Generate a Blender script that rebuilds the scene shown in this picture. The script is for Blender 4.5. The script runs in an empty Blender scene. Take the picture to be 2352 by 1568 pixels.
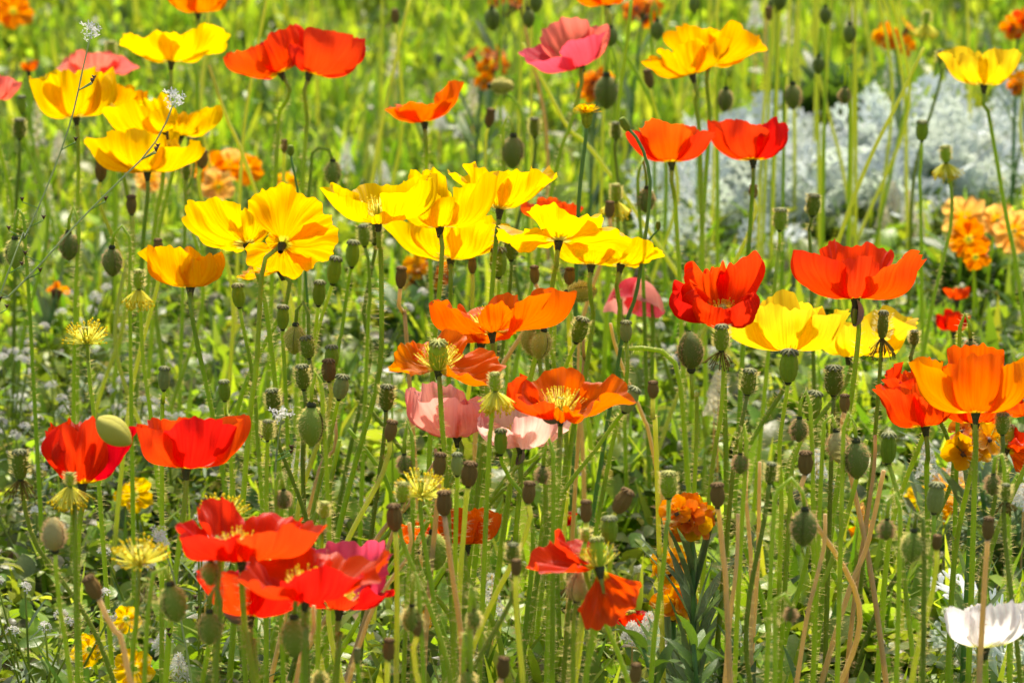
import bpy, math, random
import numpy as np
from mathutils import Vector, Matrix, Euler

# ------------------------------------------------------------------ camera, sky, sun, exposure
SC = bpy.context.scene
COL = SC.collection
CAMH, F, PITCH = 1.10, 9300.0, math.radians(14.7)      # F: focal length in pixels of a 2352 px wide picture
W_, H_ = 2352.0, 1568.0
cd = bpy.data.cameras.new('camera'); cam = bpy.data.objects.new('camera', cd); COL.objects.link(cam)
cam.location = (0, 0, CAMH); cam.rotation_euler = (math.pi / 2 - PITCH, 0, 0)
cd.sensor_width = 36; cd.lens = F / W_ * 36; cd.clip_start = 0.05; cd.clip_end = 500
cd.dof.use_dof = True; cd.dof.focus_distance = 2.98; cd.dof.aperture_fstop = 13.0; cd.dof.aperture_blades = 9
SC.camera = cam
SUN_EL, SUN_AZ = 56.0, 10.0                            # azimuth: degrees to the right of straight ahead (+Y)
wd = bpy.data.worlds.new('World'); SC.world = wd; wd.use_nodes = True
nt = wd.node_tree; nt.nodes.clear()
sky = nt.nodes.new('ShaderNodeTexSky'); sky.sky_type = 'NISHITA'; sky.sun_disc = False
sky.sun_elevation = math.radians(SUN_EL); sky.sun_rotation = math.radians(SUN_AZ)
sky.air_density = 0.8; sky.dust_density = 3.0; sky.ozone_density = 0.6      # hazy bright day
bg = nt.nodes.new('ShaderNodeBackground'); bg.inputs[1].default_value = 0.15
wo = nt.nodes.new('ShaderNodeOutputWorld')
nt.links.new(sky.outputs[0], bg.inputs[0]); nt.links.new(bg.outputs[0], wo.inputs[0])
sl = bpy.data.lights.new('sun', 'SUN'); sl.energy = 3.3; sl.angle = math.radians(0.53); sl.color = (1.0, 0.95, 0.87)
so = bpy.data.objects.new('sun', sl); COL.objects.link(so)
_el, _az = math.radians(SUN_EL), math.radians(SUN_AZ)
sd = Vector((math.sin(_az) * math.cos(_el), math.cos(_az) * math.cos(_el), math.sin(_el)))
so.rotation_euler = sd.to_track_quat('Z', 'Y').to_euler(); so.location = (1, 8, 10)
SC.view_settings.view_transform = 'Standard'; SC.view_settings.look = 'None'
SC.view_settings.gamma = 1.0; SC.view_settings.use_curve_mapping = False
SC.view_settings.use_white_balance = True; SC.view_settings.white_balance_temperature = 7150; SC.view_settings.white_balance_tint = 10
SC.view_settings.exposure = 0.94
SC.render.engine = 'CYCLES'
cy = SC.cycles
cy.max_bounces = 9; cy.diffuse_bounces = 6; cy.glossy_bounces = 3; cy.transmission_bounces = 6; cy.transparent_max_bounces = 6
cy.sample_clamp_indirect = 6; cy.use_denoising = True
cy.caustics_reflective = False; cy.caustics_refractive = False

R = random.Random(7)
NR = np.random.default_rng(7)
D2R = math.pi / 180

# ------------------------------------------------------------------ pixels <-> places
sp, cp = math.sin(PITCH), math.cos(PITCH)
def ray(px, py):
    a, b = (px - W_ / 2) / F, (py - H_ / 2) / F
    return np.array([a, cp - b * sp, -sp - b * cp])
def pt(px, py, Y):
    d = ray(px, py); return np.array([0, 0, CAMH]) + d * (Y / d[1])
def at_z(px, py, z):
    d = ray(px, py); return np.array([0, 0, CAMH]) + d * ((z - CAMH) / d[2])
def proj(P):
    P = np.asarray(P, float) - np.array([0, 0, CAMH])
    dep = P[..., 1] * cp - P[..., 2] * sp
    up = P[..., 1] * sp + P[..., 2] * cp
    return W_ / 2 + F * P[..., 0] / dep, H_ / 2 - F * up / dep
def ppm(Y):                                             # pixels per metre at that distance
    return F / (Y / cp * 1.06)

# ------------------------------------------------------------------ mesh helpers
def mesh(name, V, Fc, col=None, uv=None, smooth=True, mat=None):
    V = np.asarray(V, np.float32); me = bpy.data.meshes.new(name)
    if not isinstance(Fc, (list, tuple)): Fc = [Fc]
    Fc = [np.asarray(f, np.int32) for f in Fc if len(f)]
    nl = sum(f.size for f in Fc); npol = sum(len(f) for f in Fc)
    me.vertices.add(len(V)); me.vertices.foreach_set('co', V.ravel())
    me.loops.add(nl); li = np.concatenate([f.ravel() for f in Fc]); me.loops.foreach_set('vertex_index', li)
    me.polygons.add(npol)
    tot = np.concatenate([np.full(len(f), f.shape[1], np.int32) for f in Fc])
    st = np.concatenate([[0], np.cumsum(tot)[:-1]]).astype(np.int32)
    me.polygons.foreach_set('loop_start', st)
    if smooth: me.polygons.foreach_set('use_smooth', np.ones(npol, bool))
    if col is not None:
        a = me.color_attributes.new('Col', 'FLOAT_COLOR', 'POINT')
        c = np.ones((len(V), 4), np.float32); c[:, :3] = col; a.data.foreach_set('color', c.ravel())
    if uv is not None:
        l = me.uv_layers.new(name='UVMap'); l.data.foreach_set('uv', np.asarray(uv, np.float32)[li].ravel())
    if mat: me.materials.append(mat)
    me.update(calc_edges=True); return me
def link(name, me, parent=None, M=None):
    o = bpy.data.objects.new(name, me); COL.objects.link(o)
    if parent: o.parent = parent
    if M is not None: o.matrix_local = M
    return o
def tag(o, label=None, cat=None, group=None, kind=None):
    if label: o['label'] = label
    if cat: o['category'] = cat
    if group: o['group'] = group
    if kind: o['kind'] = kind
    return o
def thing(name, loc, label, cat, group=None):
    o = bpy.data.objects.new(name, None); COL.objects.link(o); o.location = [float(c) for c in loc]
    o.empty_display_size = 0.02
    return tag(o, label, cat, group)
def grid_faces(nu, nv, off=0):                           # (nv+1)*(nu+1) grid
    i = np.arange(nv)[:, None] * (nu + 1) + np.arange(nu)[None, :]
    i = i.ravel() + off
    return np.stack([i, i + 1, i + nu + 2, i + nu + 1], 1)
def catmull(P, n):
    P = np.asarray(P, float)
    if len(P) == 2: return P[0] + (P[1] - P[0]) * np.linspace(0, 1, n)[:, None]
    Q = np.vstack([2 * P[0] - P[1], P, 2 * P[-1] - P[-2]]); L = len(P) - 1
    seg = np.linalg.norm(np.diff(P, axis=0), axis=1); cs = np.concatenate([[0], np.cumsum(seg)]); cs /= cs[-1]
    out = []
    for s in np.linspace(0, 1, n):
        k = min(L - 1, max(0, np.searchsorted(cs, s, 'right') - 1)); t = (s - cs[k]) / max(1e-9, cs[k + 1] - cs[k])
        a, b, c, d = Q[k], Q[k + 1], Q[k + 2], Q[k + 3]
        out.append(0.5 * ((2 * b) + (-a + c) * t + (2 * a - 5 * b + 4 * c - d) * t * t + (-a + 3 * b - 3 * c + d) * t ** 3))
    return np.array(out)
def frames(P):
    T = np.gradient(P, axis=0); T /= np.linalg.norm(T, axis=1)[:, None] + 1e-12
    ref = np.array([0.31, 0.95, 0.05]); A = np.cross(T, ref); A /= np.linalg.norm(A, axis=1)[:, None] + 1e-12
    B = np.cross(T, A); return T, A, B
def tube(P, rad, sides=7, cap=True):
    n = len(P); rad = np.broadcast_to(rad, (n,)); T, A, B = frames(P)
    th = np.arange(sides) * 2 * math.pi / sides
    V = P[:, None, :] + rad[:, None, None] * (np.cos(th)[None, :, None] * A[:, None, :] + np.sin(th)[None, :, None] * B[:, None, :])
    V = V.reshape(-1, 3); i = np.arange(n - 1)[:, None] * sides; j = np.arange(sides)[None, :]
    a = (i + j).ravel(); b = (i + (j + 1) % sides).ravel()
    Fq = np.stack([a, b, b + sides, a + sides], 1)
    if not cap: return V, [Fq]
    V = np.vstack([V, P[-1:]]); k = len(V) - 1; e = (n - 1) * sides
    Ft = np.stack([e + np.arange(sides), e + (np.arange(sides) + 1) % sides, np.full(sides, k)], 1)
    return V, [Fq, Ft]
def join(parts):                                         # [(V,[Fq,..]),...] -> V,[quads,tris]
    Vs, Q, T, o = [], [], [], 0
    for V, Fs in parts:
        for f in Fs:
            (Q if f.shape[1] == 4 else T).append(f + o)
        Vs.append(V); o += len(V)
    return np.vstack(Vs), ([np.vstack(Q)] if Q else []) + ([np.vstack(T)] if T else [])
def rotM(axis):                                          # local Z -> axis
    return Vector(axis).to_track_quat('Z', 'Y').to_matrix()

# ------------------------------------------------------------------ materials
def newmat(name):
    m = bpy.data.materials.new(name); m.use_nodes = True; m.node_tree.nodes.clear(); return m, m.node_tree
class NB:
    def __init__(s, t): s.t = t
    def n(s, typ, **kw):
        x = s.t.nodes.new('ShaderNode' + typ)
        for k, v in kw.items():
            if k.startswith('i_'):
                key = k[2:]; key = int(key) if key.isdigit() else key.replace('_', ' ')
                x.inputs[key].default_value = v
            else: setattr(x, k, v)
        return x
    def l(s, a, b): s.t.links.new(a, b)
def sheet_shader(b, colour, tcolour, trans, gloss, rough, normal=None, out=None):
    df = b.n('BsdfDiffuse'); tr = b.n('BsdfTranslucent'); mx = b.n('MixShader', i_0=trans)
    b.l(colour, df.inputs[0]); b.l(tcolour, tr.inputs[0]); b.l(df.outputs[0], mx.inputs[1]); b.l(tr.outputs[0], mx.inputs[2])
    last = mx
    if gloss > 0:
        gl = b.n('BsdfGlossy', i_Roughness=rough); lw = b.n('LayerWeight', i_Blend=0.25)
        mp = b.n('MapRange', i_3=gloss * 0.5, i_4=min(1.0, gloss * 2.5)); b.l(lw.outputs['Fresnel'], mp.inputs[0])
        m2 = b.n('MixShader'); b.l(mp.outputs[0], m2.inputs[0]); b.l(mx.outputs[0], m2.inputs[1]); b.l(gl.outputs[0], m2.inputs[2]); last = m2
        if normal is not None: b.l(normal, gl.inputs['Normal'])
    if normal is not None: b.l(normal, df.inputs['Normal']); b.l(normal, tr.inputs['Normal'])
    o = b.n('OutputMaterial'); b.l(last.outputs[0], o.inputs[0])
def mixc(b, fac, A, B, typ='MIX'):
    m = b.n('Mix', data_type='RGBA', blend_type=typ)
    if isinstance(fac, (int, float)): m.inputs[0].default_value = fac
    else: b.l(fac, m.inputs[0])
    for i, c in ((6, A), (7, B)):
        if isinstance(c, tuple): m.inputs[i].default_value = (*c, 1)
        else: b.l(c, m.inputs[i])
    return m.outputs[2]
PET = {}
def petal_mat(name, body, edge, base, trans=0.64, basew=0.16, gloss=0.012):
    m, t = newmat(name + '_petal'); b = NB(t)
    uv = b.n('TexCoord'); sep = b.n('SeparateXYZ'); b.l(uv.outputs['UV'], sep.inputs[0])
    mp = b.n('Mapping'); mp.inputs['Scale'].default_value = (46, 1.3, 1); b.l(uv.outputs['UV'], mp.inputs[0])
    oi = b.n('ObjectInfo'); add = b.n('VectorMath', operation='ADD'); b.l(mp.outputs[0], add.inputs[0])
    sc = b.n('VectorMath', operation='SCALE'); sc.inputs['Scale'].default_value = 37.0
    cmb = b.n('CombineXYZ'); b.l(oi.outputs['Random'], cmb.inputs[0]); b.l(oi.outputs['Random'], cmb.inputs[1]); b.l(cmb.outputs[0], sc.inputs[0]); b.l(sc.outputs[0], add.inputs[1])
    nz = b.n('TexNoise', i_Scale=1.0, i_Detail=5.0, i_Roughness=0.6, i_Distortion=0.4); b.l(add.outputs[0], nz.inputs['Vector'])
    # streaks
    st = b.n('MapRange', i_1=0.36, i_2=0.54); b.l(nz.outputs[0], st.inputs[0])
    dark = tuple(c * k for c, k in zip(body, (0.95, 0.76, 0.76)))
    c1 = mixc(b, st.outputs[0], dark, body)
    ed = b.n('MapRange', i_1=0.55, i_2=1.0); b.l(sep.outputs[1], ed.inputs[0])
    c2 = mixc(b, ed.outputs[0], c1, mixc(b, 0.5, c1, edge))
    n2 = b.n('TexNoise', i_Scale=9.0, i_Detail=3.0); b.l(uv.outputs['UV'], n2.inputs['Vector'])
    ma = b.n('MultiplyAdd') if False else b.n('Math', operation='MULTIPLY_ADD'); ma.inputs[1].default_value = 0.10; b.l(n2.outputs[0], ma.inputs[0]); b.l(sep.outputs[1], ma.inputs[2])
    bs = b.n('MapRange', i_1=basew * 0.75 + 0.05, i_2=basew * 1.3 + 0.05, i_3=1.0, i_4=0.0); b.l(ma.outputs[0], bs.inputs[0])
    c3 = mixc(b, bs.outputs[0], c2, base)
    hs = b.n('HueSaturation'); hm = b.n('MapRange', i_3=0.494, i_4=0.506); b.l(oi.outputs['Random'], hm.inputs[0]); b.l(hm.outputs[0], hs.inputs['Hue']); b.l(c3, hs.inputs['Color'])
    bp = b.n('Bump', i_Strength=0.5, i_Distance=0.002); b.l(nz.outputs[0], bp.inputs['Height'])
    sheet_shader(b, hs.outputs[0], hs.outputs[0], trans, gloss, 0.45, bp.outputs[0])
    PET[name] = m
petal_mat('yellow', (0.88, 0.57, 0.004), (0.90, 0.62, 0.008), (0.74, 0.64, 0.10), basew=0.13)
petal_mat('gold', (0.88, 0.43, 0.004), (0.90, 0.47, 0.005), (0.72, 0.66, 0.04), basew=0.12)
petal_mat('lemon', (0.88, 0.60, 0.012), (0.90, 0.65, 0.03), (0.78, 0.76, 0.16), basew=0.13)
petal_mat('amber', (0.86, 0.25, 0.003), (0.88, 0.28, 0.004), (0.85, 0.62, 0.02))
petal_mat('orange', (0.86, 0.15, 0.003), (0.88, 0.165, 0.005), (0.85, 0.65, 0.02))
petal_mat('vermilion', (0.84, 0.068, 0.004), (0.85, 0.075, 0.01), (0.85, 0.66, 0.02))
petal_mat('red', (0.78, 0.036, 0.006), (0.78, 0.042, 0.013), (0.85, 0.66, 0.01))
petal_mat('crimson', (0.70, 0.018, 0.002), (0.70, 0.022, 0.004), (0.80, 0.62, 0.01))
petal_mat('rose', (0.85, 0.065, 0.11), (0.87, 0.11, 0.18), (0.80, 0.30, 0.05))
petal_mat('pink', (0.93, 0.37, 0.29), (0.93, 0.39, 0.36), (0.85, 0.68, 0.08))
petal_mat('palepink', (0.94, 0.60, 0.48), (0.93, 0.53, 0.48), (0.88, 0.78, 0.40))
petal_mat('coral', (0.88, 0.17, 0.11), (0.88, 0.19, 0.17), (0.85, 0.6, 0.12))
petal_mat('white', (0.90, 0.90, 0.86), (0.91, 0.91, 0.90), (0.80, 0.82, 0.25), basew=0.30, trans=0.74)
petal_mat('apricot', (0.94, 0.46, 0.07), (0.95, 0.62, 0.20), (0.92, 0.40, 0.01), basew=0.3, trans=0.7)
petal_mat('rust', (0.78, 0.20, 0.01), (0.82, 0.30, 0.02), (0.50, 0.08, 0.01), basew=0.25)
petal_mat('ochre', (0.90, 0.46, 0.006), (0.92, 0.50, 0.01), (0.75, 0.28, 0.01), basew=0.15)

def attr_leaf(name, trans=0.5, gloss=0.06, rough=0.42, yel=(1.35, 1.32, 0.5), bump=0.0):
    m, t = newmat(name); b = NB(t)
    at = b.n('Attribute', attribute_name='Col')
    tc = mixc(b, 1.0, at.outputs[0], yel, 'MULTIPLY')
    nrm = None
    if bump:
        nz = b.n('TexNoise', i_Scale=260.0, i_Detail=3.0); gc = b.n('TexCoord'); b.l(gc.outputs['Object'], nz.inputs['Vector'])
        bp = b.n('Bump', i_Strength=bump, i_Distance=0.002); b.l(nz.outputs[0], bp.inputs['Height']); nrm = bp.outputs[0]
    sheet_shader(b, at.outputs[0], tc, trans, gloss, rough, nrm); return m
def leaf_mat(name, col, trans=0.45, gloss=0.10, rough=0.35, var=0.35, tcol=None, scale=60.0):
    m, t = newmat(name); b = NB(t)
    tc = b.n('TexCoord'); nz = b.n('TexNoise', i_Scale=scale, i_Detail=4.0); b.l(tc.outputs['Object'], nz.inputs['Vector'])
    oi = b.n('ObjectInfo'); hs = b.n('HueSaturation')
    vm = b.n('MapRange', i_3=1 - var, i_4=1 + var); b.l(oi.outputs['Random'], vm.inputs[0]); b.l(vm.outputs[0], hs.inputs['Value'])
    c = mixc(b, nz.outputs[0], tuple(x * 0.65 for x in col), tuple(min(1, x * 1.3) for x in col)); b.l(c, hs.inputs['Color'])
    tcol = tcol or (1.5, 1.4, 0.5)
    tt = mixc(b, 1.0, hs.outputs[0], tcol, 'MULTIPLY')
    bp = b.n('Bump', i_Strength=0.3, i_Distance=0.002); b.l(nz.outputs[0], bp.inputs['Height'])
    sheet_shader(b, hs.outputs[0], tt, trans, gloss, rough, bp.outputs[0]); return m
def solid_mat(name, c1, c2, rough=0.5, scale=200.0, bump=0.3, sub=0.0, stretch=(1, 1, 1), var=0.2, spec=0.18):
    m, t = newmat(name); b = NB(t)
    tc = b.n('TexCoord'); mp = b.n('Mapping'); mp.inputs['Scale'].default_value = stretch; b.l(tc.outputs['Object'], mp.inputs[0])
    nz = b.n('TexNoise', i_Scale=scale, i_Detail=5.0, i_Roughness=0.65); b.l(mp.outputs[0], nz.inputs['Vector'])
    rp = b.n('MapRange', i_1=0.3, i_2=0.7); b.l(nz.outputs[0], rp.inputs[0])
    oi = b.n('ObjectInfo'); hs = b.n('HueSaturation'); vm = b.n('MapRange', i_3=1 - var, i_4=1 + var)
    b.l(oi.outputs['Random'], vm.inputs[0]); b.l(vm.outputs[0], hs.inputs['Value'])
    b.l(mixc(b, rp.outputs[0], c1, c2), hs.inputs['Color'])
    bp = b.n('Bump', i_Strength=bump, i_Distance=0.002); b.l(nz.outputs[0], bp.inputs['Height'])
    p = b.n('BsdfPrincipled', i_Roughness=rough); p.inputs['Specular IOR Level'].default_value = spec
    if sub: p.inputs['Subsurface Weight'].default_value = sub; p.inputs['Subsurface Radius'].default_value = (0.003, 0.003, 0.001); p.inputs['Subsurface Scale'].default_value = 1.0
    b.l(hs.outputs[0], p.inputs['Base Color']); b.l(bp.outputs[0], p.inputs['Normal'])
    o = b.n('OutputMaterial'); b.l(p.outputs[0], o.inputs[0]); return m
def stem_mat(name, c1, c2, trans):
    m, t = newmat(name); b = NB(t)
    tc = b.n('TexCoord'); nz = b.n('TexNoise', i_Scale=45.0, i_Detail=4.0); b.l(tc.outputs['Object'], nz.inputs['Vector'])
    oi = b.n('ObjectInfo'); f = b.n('Math', operation='MULTIPLY_ADD'); f.inputs[1].default_value = 0.6; b.l(nz.outputs[0], f.inputs[0])
    g = b.n('Math', operation='MULTIPLY'); g.inputs[1].default_value = 0.5; b.l(oi.outputs['Random'], g.inputs[0]); b.l(g.outputs[0], f.inputs[2])
    c = mixc(b, f.outputs[0], c1, c2)
    tt = mixc(b, 1.0, c, (1.5, 1.45, 0.6), 'MULTIPLY')
    sheet_shader(b, c, tt, trans, 0.05, 0.4); return m
MST = {'g': stem_mat('green_stem', (0.19, 0.33, 0.03), (0.44, 0.55, 0.07), 0.52),
       'y': stem_mat('yellow_green_stem', (0.46, 0.54, 0.09), (0.66, 0.66, 0.18), 0.55),
       'd': stem_mat('dark_stem', (0.14, 0.22, 0.025), (0.27, 0.34, 0.045), 0.45),
       't': stem_mat('tan_stem', (0.52, 0.36, 0.18), (0.70, 0.56, 0.32), 0.45),
       'b': stem_mat('blue_green_stem', (0.10, 0.23, 0.06), (0.18, 0.33, 0.10), 0.4),
       'w': stem_mat('grey_green_stem', (0.26, 0.34, 0.20), (0.42, 0.50, 0.32), 0.4)}
def hair_mat(name, c, trans=0.6):
    m, t = newmat(name); b = NB(t); rgb = b.n('RGB'); rgb.outputs[0].default_value = (*c, 1)
    sheet_shader(b, rgb.outputs[0], rgb.outputs[0], trans, 0.0, 0.5); return m
M_HAIR = hair_mat('bristle', (0.74, 0.64, 0.24)); M_HAIRD = hair_mat('dark_bristle', (0.16, 0.12, 0.05))
M_HAIRB = hair_mat('tan_bristle', (0.50, 0.34, 0.17))
M_STA = hair_mat('stamen', (0.88, 0.84, 0.14), 0.55); M_ANT = hair_mat('anther', (0.88, 0.72, 0.05), 0.5)
M_WITH = hair_mat('withered_stamen', (0.16, 0.12, 0.03), 0.3); M_WITHY = hair_mat('faded_stamen', (0.84, 0.80, 0.13), 0.55)
M_CAP = {'g': solid_mat('green_pod', (0.13, 0.23, 0.006), (0.40, 0.54, 0.035), 0.45, 330, 0.7, 0.3, (1, 1, 0.6)),
         'G': solid_mat('grey_green_pod', (0.27, 0.34, 0.06), (0.55, 0.60, 0.18), 0.55, 300, 0.8, 0.2, (1, 1, 0.6)),
         'f': solid_mat('fresh_green_pod', (0.20, 0.35, 0.008), (0.44, 0.56, 0.03), 0.45, 220, 0.4, 0.4),
         'b': solid_mat('brown_pod', (0.22, 0.115, 0.018), (0.62, 0.40, 0.11), 0.8, 300, 1.0, 0, (1, 1, 0.5)),
         'd': solid_mat('dark_green_pod', (0.10, 0.165, 0.006), (0.30, 0.38, 0.03), 0.5, 330, 0.7, 0.2)}
M_CROWN = {'g': solid_mat('pod_crown', (0.09, 0.10, 0.03), (0.36, 0.38, 0.16), 0.5, 500, 0.4), 'b': solid_mat('dry_crown', (0.10, 0.055, 0.015), (0.38, 0.24, 0.09), 0.7, 500, 0.6),
           'f': solid_mat('fresh_crown', (0.30, 0.34, 0.06), (0.62, 0.60, 0.16), 0.5, 500, 0.4)}
M_DARK = solid_mat('receptacle', (0.03, 0.035, 0.012), (0.075, 0.085, 0.03), 0.6, 500, 0.3)
M_BUD = {'g': solid_mat('green_bud', (0.14, 0.22, 0.02), (0.30, 0.40, 0.05), 0.5, 160, 0.4, 0.3),
         'p': solid_mat('pale_bud', (0.42, 0.36, 0.10), (0.64, 0.55, 0.22), 0.6, 160, 0.4, 0.2),
         'd': solid_mat('dark_bud', (0.09, 0.13, 0.015), (0.21, 0.25, 0.045), 0.5, 160, 0.4, 0.15),
         'o': solid_mat('olive_bud', (0.32, 0.32, 0.03), (0.56, 0.50, 0.08), 0.5, 160, 0.4, 0.3)}
M_SEPAL = solid_mat('dry_sepal', (0.14, 0.10, 0.06), (0.32, 0.25, 0.17), 0.6, 200, 0.4)

# ------------------------------------------------------------------ the ground
gx = np.unique(np.concatenate([np.linspace(-60, -4, 15), np.linspace(-4, 4, 81), np.linspace(4, 60, 15)]))
gy = np.unique(np.concatenate([np.linspace(-30, 0, 9), np.linspace(0, 12, 121), np.linspace(12, 120, 19)]))
GX, GY = np.meshgrid(gx, gy)
def gz(x, y):
    return 0.006 * np.sin(3.1 * x + 1.7 * y) + 0.005 * np.sin(7.3 * y - 4.1 * x) + 0.004 * np.sin(13 * x + 3 * y)
GZ = gz(GX, GY)
m, t = newmat('soil'); b = NB(t); tc = b.n('TexCoord')
n1 = b.n('TexNoise', i_Scale=6.0, i_Detail=8.0); n2 = b.n('TexNoise', i_Scale=90.0, i_Detail=6.0)
b.l(tc.outputs['Object'], n1.inputs['Vector']); b.l(tc.outputs['Object'], n2.inputs['Vector'])
c = mixc(b, n2.outputs[0], (0.055, 0.040, 0.022), (0.17, 0.125, 0.075)); rp = b.n('MapRange', i_1=0.42, i_2=0.62); b.l(n1.outputs[0], rp.inputs[0])
c = mixc(b, rp.outputs[0], c, (0.09, 0.12, 0.025))
bp = b.n('Bump', i_Strength=0.8, i_Distance=0.01); b.l(n2.outputs[0], bp.inputs['Height'])
p = b.n('BsdfPrincipled', i_Roughness=0.9); b.l(c, p.inputs['Base Color']); b.l(bp.outputs[0], p.inputs['Normal'])
o = b.n('OutputMaterial'); b.l(p.outputs[0], o.inputs[0])
me = mesh('ground', np.stack([GX, GY, GZ], -1).reshape(-1, 3), grid_faces(len(gx) - 1, len(gy) - 1), mat=m)
tag(link('ground', me), kind='structure')

# ------------------------------------------------------------------ scattered ground cover (nobody could count it)
def blade(n=4, w=0.045, bend=0.5, fold=0.0):
    V = []
    ang = 0.0; p = np.zeros(2)
    for i in range(n + 1):
        t = i / n; ww = w * (1 - t ** 2.2) * (0.7 + 0.6 * min(1, t * 3)) + 0.001
        V += [(-ww, p[0], p[1]), (ww, p[0], p[1])]
        ang = bend * (t + 0.5 / n); p = p + np.array([math.sin(ang), math.cos(ang)]) / n
    i = np.arange(n) * 2
    return np.array(V), np.stack([i, i + 1, i + 3, i + 2], 1)
def leafgrid(n, wfun, arch, fold, stalk=0.0, nw=1, droop=1.0):      # leaf along +Y, unit length, normal +Z
    t = np.linspace(0, 1, n + 1); w = np.array([wfun(x) for x in t])
    ang = arch * (t - 0.25); dz = np.sin(-ang * droop); dy = np.cos(ang * droop)
    y = np.concatenate([[0], np.cumsum(dy[:-1] / n)]); z = np.concatenate([[0], np.cumsum(dz[:-1] / n)])
    z = z + 0.45 * 0  # base lies at the origin
    cols = np.linspace(-1, 1, 2 * nw + 1)
    V = np.stack([np.stack([w * c, y, z + np.abs(c) * w * fold], -1) for c in cols], 1)
    return V.reshape(-1, 3), grid_faces(2 * nw, n)
def lobes(k, depth, w=0.26, p=0.9):
    return lambda t: w * (math.sin(math.pi * min(1, max(0.0, 0.06 + 0.94 * t)) ** p) ** 0.8) * (1 - depth + depth * abs(math.sin(k * math.pi * t)) ** 0.7) + (0.012 if t < 0.98 else 0.004)
def ovate(w=0.28, p=0.75):
    return lambda t: w * math.sin(math.pi * t ** p) ** 0.9 + 0.006
def eul(yaw, pitch, roll):
    cy_, sy_ = np.cos(yaw), np.sin(yaw); c2, s2 = np.cos(pitch), np.sin(pitch); c3, s3 = np.cos(roll), np.sin(roll)
    Z = np.zeros_like(yaw); O = np.ones_like(yaw)
    Rz = np.stack([np.stack([cy_, -sy_, Z], -1), np.stack([sy_, cy_, Z], -1), np.stack([Z, Z, O], -1)], -2)
    Rx = np.stack([np.stack([O, Z, Z], -1), np.stack([Z, c2, -s2], -1), np.stack([Z, s2, c2], -1)], -2)
    Ry = np.stack([np.stack([c3, Z, s3], -1), np.stack([Z, O, Z], -1), np.stack([-s3, Z, c3], -1)], -2)
    return Rz @ Rx @ Ry
def scatter(bases, pos, yaw, pitch, roll, size, col, wmul=None):
    parts_V, parts_F, parts_C, off = [], [], [], 0
    N = len(pos); which = NR.integers(0, len(bases), N); M = eul(yaw, pitch, roll)
    for k, (BV, BF) in enumerate(bases):
        s = np.where(which == k)[0]
        if not len(s): continue
        b_ = BV[None] * np.ones((len(s), 1, 1))
        if wmul is not None: b_ = b_ * np.stack([wmul[s], np.ones(len(s)), np.ones(len(s))], -1)[:, None, :]
        v = np.einsum('nij,nkj->nki', M[s], b_) * size[s][:, None, None] + pos[s][:, None, :]
        parts_V.append(v.reshape(-1, 3)); n = len(BV)
        parts_F.append((BF[None] + (np.arange(len(s)) * n)[:, None, None] + off).reshape(-1, BF.shape[1])); off += len(s) * n
        grad = (0.75 + 0.35 * BV[:, 2] / max(1e-6, np.abs(BV[:, 2]).max()))[None, :, None] if False else 1.0
        parts_C.append((col[s][:, None, :] * np.ones((1, n, 1)) * grad).reshape(-1, 3))
    return np.vstack(parts_V), np.vstack(parts_F), np.vstack(parts_C)
def field(n, y0, y1, margin=0.55, power=1.0):
    y = np.sqrt(NR.uniform(y0 ** 2, y1 ** 2, n)); x = NR.uniform(-1, 1, n) * (0.127 * y + margin)
    return x, y
def clump(x, y, s, seed):                                # patchy density 0..1
    r = np.random.default_rng(seed); out = np.zeros_like(x)
    for k in range(6):
        a = r.uniform(0, 6.28); f = r.uniform(0.6, 1.8) / s
        out += np.sin(f * (np.cos(a) * x + np.sin(a) * y) * 6.28 + r.uniform(0, 6.28))
    return 0.5 + 0.5 * np.tanh(out * 0.7)
def palette(n, cols, jit=0.25, mixv=None):
    cols = np.array(cols); k = NR.integers(0, len(cols), n); c = cols[k] * NR.uniform(1 - jit, 1 + jit, (n, 1)) * NR.uniform(0.9, 1.1, (n, 3))
    return np.clip(c, 0.003, 0.9)
M_GRASS = attr_leaf('grass_blade', 0.6, 0.06, 0.36)
M_WEED = attr_leaf('weed_leaf', 0.58, 0.06, 0.38, bump=0.3)
M_DRY = attr_leaf('dry_litter', 0.25, 0.04, 0.5, (1, 1, 0.9))
GREENS = [(0.16, 0.28, 0.026), (0.22, 0.34, 0.03), (0.29, 0.39, 0.04), (0.105, 0.21, 0.022), (0.36, 0.44, 0.06)]
blades = [blade(3, w, bd) for w, bd in ((0.035, 0.3), (0.045, 0.7), (0.03, 1.1), (0.06, 0.5), (0.05, 1.5))]
def px_of(x, y): return W_ / 2 + F * x / (y / cp * 1.06)
def grass(name, n, y0, y1, h0, h1, label, seed, keep=None, cols=GREENS):
    x, y = field(n, y0, y1); cl = clump(x, y, 0.35, seed)
    k = NR.uniform(0, 1, n) < 0.35 + 0.65 * cl
    if keep is not None: k &= keep(x, y)
    x, y, cl = x[k], y[k], cl[k]; n = len(x)
    pos = np.stack([x, y, gz(x, y) - 0.004], -1)
    cl2 = clump(x, y, 0.25, seed + 5)
    c = palette(n, cols, 0.22) * (0.8 + 0.4 * cl2)[:, None]
    V, Fq, C = scatter(blades, pos, NR.uniform(0, 6.28, n), NR.normal(0, 0.28, n), NR.uniform(-0.3, 0.3, n), NR.uniform(h0, h1, n) * (0.7 + 0.5 * cl), c)
    me = mesh(name, V, Fq, col=C, mat=M_GRASS); return tag(link(name, me), label, 'grass', kind='stuff')
grass('lawn_grass', 150000, 4.15, 9.5, 0.035, 0.095, 'bright green lawn grass filling the ground behind the poppy bed', 11)
def keepmid(x, y):
    p = px_of(x, y); return NR.uniform(0, 1, len(x)) < np.where((p < 480) & (y < 3.9), 0.12, 1.0)
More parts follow.
